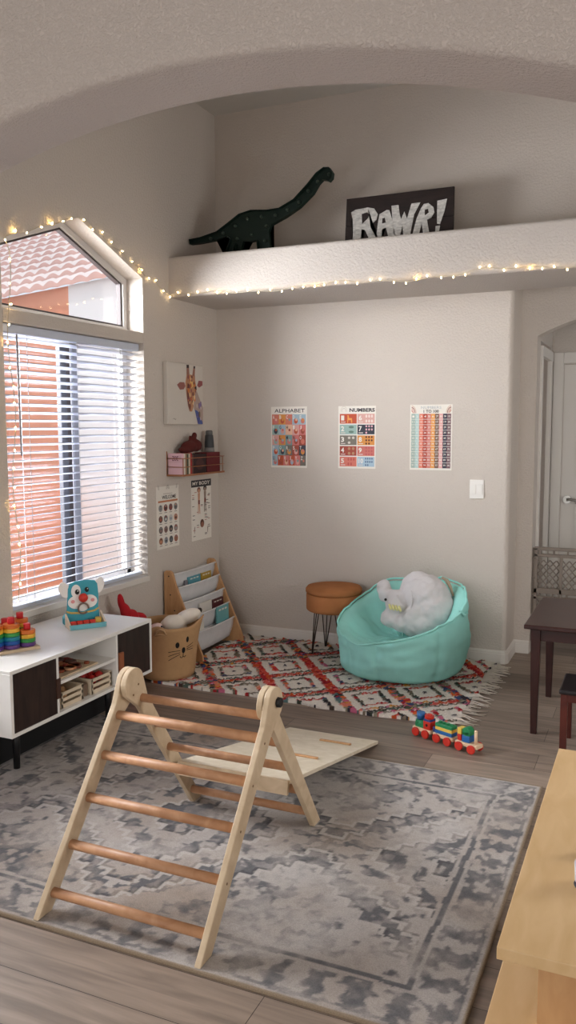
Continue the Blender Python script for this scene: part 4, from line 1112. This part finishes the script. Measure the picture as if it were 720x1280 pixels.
for i in range(n):  # raised rim
    a=Vector((Dn[i][0],0,Dn[i][1]));b_=Vector((Dn[(i+1)%n][0],0,Dn[(i+1)%n][1])); dd=(b_-a).normalized(); nn=Vector((-dd.z,0,dd.x))
    w_=.003; V=[a+Vector((0,-.382,0)),b_+Vector((0,-.382,0)),b_+Vector((0,-.35,0)),a+Vector((0,-.35,0))]; V2=[v-nn*w_ for v in V]
    mb.add(V+V2,[(0,1,2,3),(7,6,5,4),(0,4,5,1),(3,2,6,7),(1,5,6,2),(0,3,7,4)],False)
mb.build('body',GRN,t)
for (x,z) in [(0.159,2.723),(0.252,2.75),(0.341,2.786),(0.429,2.821),(0.527,2.825),(0.562,2.765),(0.457,2.721),(0.354,2.704),(0.551,2.674),(0.624,2.824),(0.708,2.849),(0.787,2.886),(0.848,2.948),(0.911,2.995),(0.985,3.03)]:
    mb=MB(); mb.ell((x,-.362,z),(.0105,.014,.0105),None,8); mb.build('bulb',mat('unlit bulb',(62,76,66),.4),t)
t=thing('rawr_sign','dark wooden sign lettered RAWR! in white leaning on the plant ledge','sign',(1.39,-.24,2.572))
SGW=wood('dark stained sign wood',(28,18,16),(44,30,26),(2,8,8),.6)
mb=MB()
SB=[(1.045,2.573),(1.727,2.573),(1.729,2.904),(1.059,2.903)]
mb.prism([(1.045,2.573),(1.7265,2.573),(1.7275,2.735),(1.052,2.735)],1,-.249,-.232); mb.prism([(1.052,2.737),(1.7275,2.737),(1.729,2.904),(1.059,2.903)],1,-.249,-.232)
mb.build('board',SGW,t,bevel=.0015)
LET=mat('distressed white paint',(196,192,186),.7,0,1,.28,38,stretch=(1,1,2.5))
Ls=[([(1.089,2.819),(1.118,2.832),(1.198,2.838),(1.239,2.827),(1.262,2.791),(1.254,2.76),(1.222,2.735),(1.217,2.716),(1.243,2.69),(1.282,2.60),(1.232,2.60),(1.180,2.705),(1.158,2.712),(1.150,2.60),(1.102,2.60),(1.098,2.728),(1.101,2.77)],[(1.159,2.802),(1.193,2.809),(1.21,2.793),(1.197,2.771),(1.162,2.743)]),
([(1.273,2.79),(1.318,2.81),(1.335,2.808),(1.352,2.756),(1.375,2.65),(1.33,2.65),(1.315,2.707),(1.290,2.699),(1.285,2.63),(1.250,2.63),(1.262,2.734)],[(1.292,2.762),(1.307,2.766),(1.313,2.737),(1.29,2.733)]),
([(1.348,2.832),(1.392,2.832),(1.4,2.777),(1.408,2.745),(1.429,2.79),(1.446,2.747),(1.473,2.832),(1.527,2.833),(1.49,2.768),(1.464,2.64),(1.425,2.64),(1.419,2.713),(1.398,2.635),(1.37,2.635),(1.356,2.735)],None),
([(1.530,2.796),(1.548,2.821),(1.576,2.824),(1.607,2.797),(1.613,2.766),(1.594,2.737),(1.569,2.729),(1.585,2.64),(1.548,2.64),(1.537,2.712),(1.518,2.64),(1.478,2.64),(1.505,2.741)],[(1.555,2.787),(1.574,2.79),(1.579,2.769),(1.556,2.754)]),
([(1.63,2.831),(1.688,2.837),(1.673,2.765),(1.648,2.695),(1.63,2.70),(1.629,2.769)],None),
([(1.622,2.686),(1.648,2.687),(1.643,2.655),(1.62,2.655)],None)]
for i,(P_,H_) in enumerate(Ls):
    mb=MB(); edge_prism(mb,P_,-.2515,-.249); mb.build('letter',LET,t)
    if H_: mb=MB(); edge_prism(mb,H_,-.2525,-.2516); mb.build('letter_counter',SGW,t)

# ------------------------------------------------------------------ wall posters
PW=mat('poster paper',(232,226,216),.6); INK=mat('poster ink',(52,48,52),.6)
def pm(c): return mat('print %d %d %d'%c,c,.55)
PAL=[(188,82,48),(214,160,152),(150,178,170),(58,56,68),(112,104,96),(214,142,66),(160,72,54),(206,116,96),(204,116,110),(160,182,196),(226,180,150),(120,150,148)]
def sheet(mb,x0,x1,z0,z1): mb.use(PW); mb.box(x0,x1,-.0016,-.0004,z0,z1)
WP=[]
# alphabet
mb=MB(); sheet(mb,.421,.690,1.220,1.638)
F=Flat(mb,(.421,-.0018,1.220),(.269,0,0),(0,0,.418),(0,-1,0))
F.text(INK,'ALPHABET',.10,.905,.94,.965,3,.01)
rnd=random.Random(12); L_='ABCDEFGHIJKLMNOPQRSTUVWXYZ'
k=0
for r in range(5):
    nc=5 if r<4 else 6
    for c in range(nc):
        w_=.94/nc;u0=.03+c*w_;v1=.875-r*.168;v0=v1-.168
        col=PAL[rnd.randrange(len(PAL))]; F.rect(pm(col),u0,v0,u0+w_,v1,1)
        F.text(PW if rnd.random()<.7 else INK,L_[k],u0+.02,v1-.075,u0+.02+.05,v1-.015,3,.02)
        c2=PAL[rnd.randrange(len(PAL))]
        F.disc(pm(c2),u0+w_*.55,v0+.06,w_*.28,.045,2); F.disc(pm(PAL[rnd.randrange(12)]),u0+w_*.6,v0+.08,w_*.15,.022,3); k+=1
tag(mb.build('alphabet_poster',None),'pastel alphabet tile poster, left of the three on the back wall','poster')
# numbers
mb=MB(); sheet(mb,.918,1.180,1.223,1.637)
F=Flat(mb,(.918,-.0018,1.223),(.262,0,0),(0,0,.414),(0,-1,0))
F.text(INK,'NUMBERS',.30,.905,.975,.965,3,.03); F.ring(pm((200,190,180)),.15,.91,.05,.06,0,PI,2);F.ring(pm((210,200,186)),.15,.91,.08,.09,0,PI,2)
nc_=[(188,76,40),(150,178,170),(116,108,98),(158,66,50),(210,116,100),(214,164,154),(50,52,64),(212,140,66),(200,110,100),(166,190,206)]
for i in range(10):
    c=i//5;r=i%5; u0=.04+c*.475;u1=u0+.455;v1=.875-r*.172;v0=v1-.155
    F.rect(pm(nc_[i]),u0,v0,u1,v1,1); F.text(PW,str(i+1),u0+.035,v0+.05,u0+(.12 if i<9 else .16),v1-.025,3,.03)
    F.rect(pm((220,206,196)),u0+.03,v0+.018,u0+.15,v0+.030,2)
    m_=[pm((226,150,70)),pm((96,122,110)),pm((206,196,184)),pm((176,130,96)),pm((190,84,76)),pm((232,212,204)),pm((220,170,176)),pm((80,36,24)),pm((186,90,90)),pm((90,110,140))][i]
    N_=i+1
    if i==0:
        F.poly(m_,[(u0+.2,v0+.01),(u0+.22,v0+.01),(u0+.23,v0+.055),(u0+.30,v0+.055),(u0+.31,v0+.01),(u0+.335,v0+.01),(u0+.33,v0+.085),(u0+.25,v0+.09),(u0+.24,v0+.135),(u0+.19,v0+.13),(u0+.21,v0+.115),(u0+.205,v0+.05)],2)
    else:
        cols=min(4,max(1,math.ceil(N_/ (2 if N_<7 else 3)))); 
        for k in range(N_):
            cc_=k%cols;rr_=k//cols;rows_=math.ceil(N_/cols)
            F.disc(m_,u0+.20+(.22/cols)*(cc_+.5),v0+.155*(1-(rr_+.5)/rows_),.22/cols*.33,.155/rows_*.33*(1 if N_>3 else .8),2,10)
tag(mb.build('numbers_poster',None),'poster headed NUMBERS with ten colored tiles, middle of the three on the back wall','poster')
# 1 to 100
mb=MB(); sheet(mb,1.412,1.686,1.222,1.640)
F=Flat(mb,(1.412,-.0018,1.222),(.274,0,0),(0,0,.418),(0,-1,0))
F.text(pm((176,180,184)),'NUMBERS',.26,.935,.74,.975,3,.0); F.text(INK,'1 TO 100',.32,.875,.68,.920,3,.02)
for (u,s) in ((.03,1),(.97,-1)):
    for k,c in enumerate(((190,110,90),(206,160,140),(150,90,80),(214,190,170))):
        a0,a1=(0,PI/2) if s==1 else (PI/2,PI); F.ring(pm(c),u,.87,.03+.025*k,.045+.025*k,a0,a1,2,8)
cc=[(158,176,166),(176,200,196),(224,128,104),(176,70,54),(206,124,112),(226,156,80),(122,92,78),(222,168,164),(58,56,70),(118,86,92)]
for c in range(10):
    u0=.03+c*.094; F.rect(pm(cc[c]),u0,.03,u0+.094,.86,1)
    for r in range(10):
        v=.86-.083*(r+1)
        F.text(PW,str(r*10+c+1),u0+.02,v+.028,u0+.074,v+.058,3,.01)
for r in range(1,10): F.rect(PW,.03,.86-.083*r-.003,.97,.86-.083*r+.003,2)
tag(mb.build('hundreds_poster',None),'poster headed 1 TO 100 with striped number grid, nearest the light switch','poster')
# welcome + my body (left wall x=0)
def sheetx(mb,y0,y1,z0,z1): mb.use(PW); mb.box(.0004,.0016,y0,y1,z0,z1)
mb=MB(); sheetx(mb,-.820,-.550,.722,1.123)
F=Flat(mb,(.0018,-.820,.722),(0,.270,0),(0,0,.401),(1,0,0))
F.text(INK,'WELCOME',.24,.795,.86,.855,3,.01); F.rect(pm((190,120,80)),.07,.745,.94,.775,2)
for u in (.06,.5,.94): 
    for k in range(3): F.ring(pm((150,140,130)),u,.95,.025+.02*k,.032+.02*k,0 if u<.9 else PI/2,PI if u>.1 else PI/2,2,8)
F.rect(pm((180,170,160)),.30,.875,.70,.885,2)
op=[(150,150,146),(140,70,56),(120,84,84),(130,130,130),(94,70,62),(110,114,118),(196,194,190),(196,140,110),(96,92,90),(140,116,104),(60,62,66),(150,120,116),(150,108,84),(150,158,166),(90,88,88),(160,90,70)]
for i in range(16):
    c=i%4;r=i//4;u=.17+.225*c;v=.655-.175*r
    F.disc(pm(op[i]),u,v,.085,.056,2,18); F.disc(pm(op[(i*7+3)%16]),u,v-.01,.05,.022,3,12); F.disc(pm(op[(i*5+8)%16]),u,v+.03,.035,.012,3,10)
    F.rect(pm((130,122,114)),u-.06,v-.083,u+.06,v-.073,2)
tag(mb.build('welcome_poster',None),'poster headed WELCOME with sixteen ovals, on the left wall below the shelf','poster')
mb=MB(); sheetx(mb,-.388,-.113,.723,1.139)
F=Flat(mb,(.0018,-.388,.723),(0,.275,0),(0,0,.416),(1,0,0))
F.rect(INK,0,.885,1,1.0,1); F.text(PW,'MY BODY',.06,.915,.93,.975,3,.02)
def fig(u,v,s,skin,hair):
    F.disc(pm(hair),u,v+.045*s,.075*s,.042*s,2); F.disc(pm(skin),u,v+.03*s,.055*s,.03*s,3)
    F.poly(pm(skin),[(u-.05*s,v-.0*s),(u+.05*s,v-.0*s),(u+.035*s,v-.12*s),(u+.05*s,v-.30*s),(u+.02*s,v-.30*s),(u,v-.14*s),(u-.02*s,v-.30*s),(u-.05*s,v-.30*s),(u-.035*s,v-.12*s)],2)
    F.rect(pm((130,74,60)),u-.04*s,v-.16*s,u+.04*s,v-.10*s,3)
fig(.37,.78,1.15,(200,150,120),(120,74,60)); fig(.68,.80,1.15,(150,130,116),(50,44,44))
F.disc(pm((90,56,46)),.52,.27,.10,.07,2); F.disc(pm((150,100,80)),.52,.25,.075,.045,3)
rnd=random.Random(3)
for i in range(34):
    u=rnd.choice((.08,.12,.86,.88,.5,.2,.78,.3,.1,.7));v=rnd.uniform(.04,.82)
    if abs(u-.52)<.1 and v>.3: v=rnd.uniform(.45,.6)
    F.rect(pm(((130,120,112),(190,140,130),(110,104,100))[i%3]),u-.05,v,u+.06,v+.012,2)
for (u0,v0) in ((.12,.12),(.78,.10)):
    F.poly(pm((150,130,120)),[(u0,v0),(u0+.02,v0),(u0+.05,v0+.10),(u0+.03,v0+.12),(u0+.0,v0+.08)],2)
tag(mb.build('body_poster',None),'poster headed MY BODY with small figures, on the left wall nearest the corner','poster')

# giraffe canvas
t=thing('giraffe_canvas','white canvas painted with a giraffe head, high on the left wall','picture',(0,-.45,1.7))
CV=mat('canvas white',(206,198,188),.85,.2,300)
mb=MB(); mb.box(.001,.034,-.718,-.268,1.517,1.913); mb.build('stretched_canvas',CV,t,bevel=.004)
G=dict(neck=[(-0.39,1.71),(-0.353,1.742),(-0.308,1.681),(-0.272,1.63),(-0.272,1.520),(-0.344,1.520),(-0.368,1.586),(-0.393,1.627)],
blue=[(-0.383,1.617),(-0.341,1.607),(-0.311,1.561),(-0.28,1.535),(-0.28,1.520),(-0.339,1.520),(-0.363,1.565)],
earl=[(-0.604,1.772),(-0.567,1.791),(-0.513,1.791),(-0.499,1.767),(-0.52,1.746),(-0.568,1.741)],earr=[(-0.347,1.778),(-0.326,1.811),(-0.274,1.81),(-0.274,1.782),(-0.322,1.764)],
hornl=[(-0.481,1.906),(-0.451,1.908),(-0.447,1.86),(-0.443,1.835),(-0.483,1.828)],hornr=[(-0.39,1.902),(-0.37,1.901),(-0.376,1.844),(-0.372,1.824),(-0.412,1.834)],
face=[(-0.482,1.843),(-0.427,1.846),(-0.377,1.834),(-0.368,1.793),(-0.353,1.752),(-0.38,1.71),(-0.402,1.668),(-0.397,1.637),(-0.419,1.603),(-0.449,1.603),(-0.468,1.636),(-0.482,1.686),(-0.495,1.742),(-0.499,1.787)],
brown=[(-0.485,1.752),(-0.451,1.708),(-0.433,1.637),(-0.444,1.605),(-0.466,1.636),(-0.481,1.697)],
yel=[(-0.438,1.805),(-0.403,1.802),(-0.399,1.771),(-0.425,1.755),(-0.444,1.774)],dk=[(-0.474,1.788),(-0.444,1.779),(-0.445,1.754),(-0.48,1.755)],
eye=[(-0.384,1.767),(-0.358,1.773),(-0.358,1.747),(-0.379,1.749)],hl=[(-0.483,1.906),(-0.451,1.908),(-0.453,1.888),(-0.481,1.886)],hr=[(-0.391,1.904),(-0.369,1.903),(-0.372,1.888),(-0.391,1.888)],
n1=[(-0.454,1.677),(-0.442,1.677),(-0.442,1.659),(-0.454,1.662)],n2=[(-0.42,1.675),(-0.407,1.676),(-0.407,1.658),(-0.42,1.66)])
GC=dict(neck=(172,150,140),blue=(76,92,150),earl=(148,92,84),earr=(150,84,84),hornl=(158,112,96),hornr=(154,108,92),face=(184,132,98),brown=(120,70,62),yel=(226,180,110),dk=(110,60,56),eye=(40,34,34),hl=(50,36,34),hr=(50,36,34),n1=(60,36,34),n2=(60,36,34))
mb=MB()
lay=dict(neck=1,blue=2,earl=1,earr=2,hornl=2,hornr=2,face=3,brown=4,yel=4,dk=5,eye=5,hl=3,hr=3,n1=5,n2=5)
for k,P_ in G.items():
    mb.use(pm(GC[k])); mb.poly([(.0342+.0004*lay[k],y,z) for y,z in P_])
rnd=random.Random(8)
for i in range(26):
    y=rnd.uniform(-.475,-.37);z=rnd.uniform(1.66,1.835); 
    c=[(206,120,60),(140,80,90),(226,190,140),(100,56,60),(190,96,60)][i%5]; r=rnd.uniform(.006,.014)
    mb.use(pm(c)); mb.poly([(.0366+.00002*i,y+r*math.cos(a+i)*rnd.uniform(.6,1),z+r*1.3*math.sin(a+i)) for a in [k*PI/3 for k in range(6)]])
for i in range(12):
    y=rnd.uniform(-.36,-.29);z=rnd.uniform(1.54,1.68)
    c=[(70,76,140),(196,180,176),(130,110,150),(110,90,80)][i%4]; r=rnd.uniform(.006,.014)
    if y-r<-.37+ (1.68-z)*.1: continue
    mb.use(pm(c)); mb.poly([(.0354+.00002*i,y+r*math.cos(a+i),z+r*1.8*math.sin(a+i)) for a in [k*PI/3 for k in range(6)]])
mb.build('giraffe_painting',None,t)
mb=MB(); mb.tube([(.0345,-.66,1.551),(.0345,-.645,1.556),(.0345,-.63,1.548),(.0345,-.62,1.553)],.0012,5); mb.build('signature',pm((150,140,132)),t)

# light switch
t=thing('light_switch','white double rocker light switch plate on the back wall','light switch',(1.848,0,1.107))
mb=MB(); mb.box(1.804,1.893,-.006,-.0003,1.047,1.167); mb.build('plate',M_WHITE,t,bevel=.003)
for x in (1.828,1.869):
    mb=MB(); mb.box(x-.015,x+.015,-.010,-.006,1.075,1.139); mb.build('rocker',M_WHITE,t,bevel=.002)

# ------------------------------------------------------------------ wire wall shelf and its things
GOLD=mat('rose gold wire',(176,120,88),.35,metal=.7)
t=thing('wire_shelf','rose gold wire shelf on the left wall below the giraffe canvas','shelf',(.06,-.41,1.19))
mb=MB(); mb.box(.002,.122,-.69,-.135,1.188,1.192); mb.box(.118,.124,-.69,-.135,1.186,1.198); mb.box(.002,.124,-.692,-.688,1.186,1.198); mb.build('tray',GOLD,t)
mb=MB(); r=.0028
for z in (1.245,1.300): mb.tube([(.003,-.690,z),(.12,-.690,z),(.122,-.688,z),(.122,-.137,z),(.12,-.135,z),(.003,-.135,z)],r,6)
for y in (-.688,-.16+.0): mb.cyl((.122,y,1.19),(.122,y,1.302),r,n=6)
for y in (-.690,-.135): mb.cyl((.003,y,1.19),(.003,y,1.345),r,n=6)
mb.build('rails',GOLD,t)
def stand_book(lab,y,th,h,d,col,title=None,fill=(236,228,216)):
    mb=MB(); z=1.1925; x0=.008
    mb.use(pm(col)); mb.box(x0,x0+d,y,y+.002,z,z+h);mb.box(x0,x0+d,y+th-.002,y+th,z,z+h);mb.box(x0+d-.002,x0+d,y+.002,y+th-.002,z,z+h)
    mb.use(pm(fill)); mb.box(x0+.002,x0+d-.002,y+.002,y+th-.002,z+.002,z+h-.003)
    if title:
        F=Flat(mb,(x0,y-.0004,z),(d,0,0),(0,0,h),(0,-1,0)); F.text(pm((120,60,80)),title,.30,.66,.74,.88,2,.01)
        F.rect(pm((206,170,176)),.0,.60,1,.615,1); F.rect(pm((206,170,176)),.0,.30,1,.315,1)
    return tag(mb.build('standing_book',None,bevel=.0008),lab,'book','books on the wire shelf')
stand_book('thick pink picture book facing the room at the near end of the wire shelf',-.684,.022,.140,.104,(226,186,194),'ZOE')
yy=-.661
for (lab,th,h,col) in (('white spined book directly behind the pink one on the wire shelf',.018,.138,(214,206,194)),('tan spined book third from the near end of the wire shelf',.02,.136,(150,120,92)),('dark green spined book fourth from the near end of the wire shelf',.018,.134,(60,70,56)),('cream spined book fifth from the near end of the wire shelf',.02,.138,(200,188,166)),('red spined book sixth from the near end of the wire shelf',.022,.142,(160,44,44)),('brown spined book seventh from the near end of the wire shelf',.018,.130,(96,60,50))):
    stand_book(lab,yy,th,h,.104,col); yy+=th+.0008
t=thing('dark_red_box','dark red storage box standing at the far half of the wire shelf','box',(.06,-.35,1.193))
DR=mat('dark red card',(96,22,28),.6)
mb=MB(); mb.box(.012,.106,-.535,-.36,1.1925,1.322); mb.build('carton',mat('near black card',(44,24,26),.6),t,bevel=.003)
mb=MB(); mb.box(.012,.110,-.355,-.175,1.1925,1.330); mb.build('carton',DR,t,bevel=.003)['label']='deep red carton'
mb=MB(); F=Flat(mb,(.1063,-.535,1.1925),(0,.175,0),(0,0,.13),(1,0,0)); F.disc(pm((70,34,34)),.5,.5,.3,.3,1); mb.build('printed_panel',None,t)
DRP=mat('dark maroon plush',(84,30,26),.95,.6,180)
t=thing('maroon_plush_animal','dark maroon plush animal lying on top of the books and boxes of the wire shelf','plush toy',(.06,-.45,1.34))
plush('body',[((.058,-.50,1.372),(.040,.085,.040),None),((.058,-.42,1.378),(.040,.060,.043),None),((.058,-.56,1.352),(.035,.06,.022),None),((.06,-.455,1.425),(.022,.028,.020),None),((.06,-.435,1.445),(.018,.020,.022),None),((.06,-.49,1.425),(.012,.010,.022),None)],DRP,parent=t,vox=.006,disp=.003)
t=thing('dark_tumbler','dark grey tapered bottle with a lighter cap on the far end of the wire shelf','bottle',(.06,-.235,1.33))
mb=MB(); mb.lathe([(0,.0),(.036,0),(.037,.004),(.034,.028),(.033,.030),(0,.03)],(.06,-.235,1.3305),24); mb.build('base_band',mat('grey band',(120,116,112),.5),t)
mb=MB(); mb.lathe([(0,.0302),(.034,.0302),(.034,.034),(.028,.112),(.026,.116),(0,.116)],(.06,-.235,1.3305),24); mb.build('bottle_body',mat('charcoal bottle',(56,58,60),.5),t)
mb=MB(); mb.lathe([(0,.1162),(.024,.1162),(.024,.140),(.020,.147),(0,.148)],(.06,-.235,1.3305),24); mb.build('cap',mat('grey cap',(96,96,96),.5),t)

# ------------------------------------------------------------------ string lights
t=thing('string_lights','warm fairy light string around the window and along the plant ledge','string lights',(0,-.63,2.3))
rnd=random.Random(21)
CB=mat('thin clear cord',(196,186,166),.5)
def ym(y,z,o=.010): return Vector((o,y,z))
kR=(ZA-ZSH)/(WR-YA)
path=[]
# left side hanging cord, rising
zz=.64
while zz<2.36:
    path.append(ym(WL+.035+.018*math.sin(zz*9),zz,.012)); zz+=.05
for i in range(0,9): f=i/8; path.append(ym(WL+.02+(YA-WL-.02)*f, ZSH+.006+(ZA-ZSH)*f+.008*math.sin(i*2.1),.010))
for i in range(1,14): f=i/13; path.append(ym(YA+(-.70-YA)*f, ZA+.01-(ZA-2.345)*f+.012*math.sin(i*2.4),.010))
path.append(Vector((.012,-.648,2.328)))
x=.03
while x<2.9:
    path.append(Vector((x,-.641,2.325+.012*math.sin(x*7)+.006*math.sin(x*23)+(.008 if x>1.9 else 0)))); x+=.05
mb=MB(); mb.tube(path,.0021,5); mb.build('cord',CB,t)
BULB=mat('warm lit bulb',(255,222,165),.4,emit=9); BULB2=mat('bright lit bulb',(255,205,120),.4,emit=36)
CAPM=mat('bulb cap',(150,140,120),.5)
# walk along path
acc=0; cnt=0
sp=.068
for i in range(len(path)-1):
    a,b_=path[i],path[i+1]; L=(b_-a).length
    while acc<L:
        p=a+(b_-a)*(acc/L)
        onledge=p.y>-.66 and p.x>.02
        j=Vector((0,0,0))
        if onledge:
            dz=rnd.choice((-1,-1,-1,.3,1)); dr=Vector((rnd.uniform(-.3,.3),-.15,dz)).normalized()
        else:
            dr=Vector((.25,rnd.uniform(-1,1),rnd.uniform(-1,1))).normalized()
        c=p+dr*.010
        if onledge and c.y>-.640: c.y=-.640
        if not onledge and c.x<.008: c.x=.008
        rot=dr.to_track_quat('Z','Y').to_matrix()
        m_=MB(); m_.ell(c,(.0040,.0040,.0065),rot,6); m_.build('bulb',BULB2 if (cnt%9==4 or (p.y<-1.9 and cnt%2)) else BULB,t); cnt+=1
        acc+=sp*rnd.uniform(.85,1.2)*(1.0 if onledge else 1.35)
    acc-=L
print('bulbs',cnt)

# ------------------------------------------------------------------ light
wd=bpy.data.worlds.new('World'); SC.world=wd; wd.use_nodes=True; nt=wd.node_tree; bg=nt.nodes['Background']
bg.inputs['Color'].default_value=(.78,.88,1.0,1); bg.inputs['Strength'].default_value=.5
sd=bpy.data.lights.new('sun','SUN'); sd.energy=.8; sd.angle=.02; sd.color=(1,.95,.88)
so=bpy.data.objects.new('sun',sd); C.objects.link(so)
so.rotation_euler=Vector((-.25,.55,-.80)).to_track_quat('-Z','Y').to_euler()
def area(name,loc,target,sx,sy,e,col):
    l=bpy.data.lights.new(name,'AREA'); l.shape='RECTANGLE'; l.size=sx; l.size_y=sy; l.energy=e; l.color=col
    o=bpy.data.objects.new(name,l); C.objects.link(o); o.location=loc; o.rotation_euler=(Vector(target)-Vector(loc)).to_track_quat('-Z','Y').to_euler(); return o
dl=area('daylight_from_side_yard',(-1.6,-2.75,2.6),(0,-2.55,2.15),2.8,2.4,350,(.95,.97,1)); dl.data.spread=math.radians(150)
area('kitchen_fill_light',(2.3,YB-.13,1.2),(2.3,0,1.35),3.2,2.0,38,(1,.98,.95))
area('dining_fill_light',(XR+.1,-2.0,1.7),(0,-2.0,1.6),1.5,1.2,17,(1,.98,.95))

# ------------------------------------------------------------------ camera
cam=bpy.data.cameras.new('camera'); co=bpy.data.objects.new('camera',cam); C.objects.link(co); SC.camera=co
f,yaw,pitch,roll=1045.43,-.4165,-.1014,-.0022
cam.sensor_fit='VERTICAL'; cam.sensor_height=24; cam.lens=f/1280*24; cam.clip_start=.02; cam.clip_end=60
fw_=Vector((math.sin(yaw)*math.cos(pitch),math.cos(yaw)*math.cos(pitch),math.sin(pitch))); rt=Vector((math.cos(yaw),-math.sin(yaw),0)); up_=rt.cross(fw_)
r_=rt*math.cos(roll)+up_*math.sin(roll); u_=-rt*math.sin(roll)+up_*math.cos(roll)
M=Matrix((r_,u_,-fw_)).transposed().to_4x4(); M.translation=Vector((2.887,-5.2898,1.5)); co.matrix_world=M
SC.view_settings.view_transform='Standard'; SC.view_settings.look='None'; SC.view_settings.gamma=1; SC.view_settings.exposure=1.03
try: SC.view_settings.use_curve_mapping=False
except Exception: pass
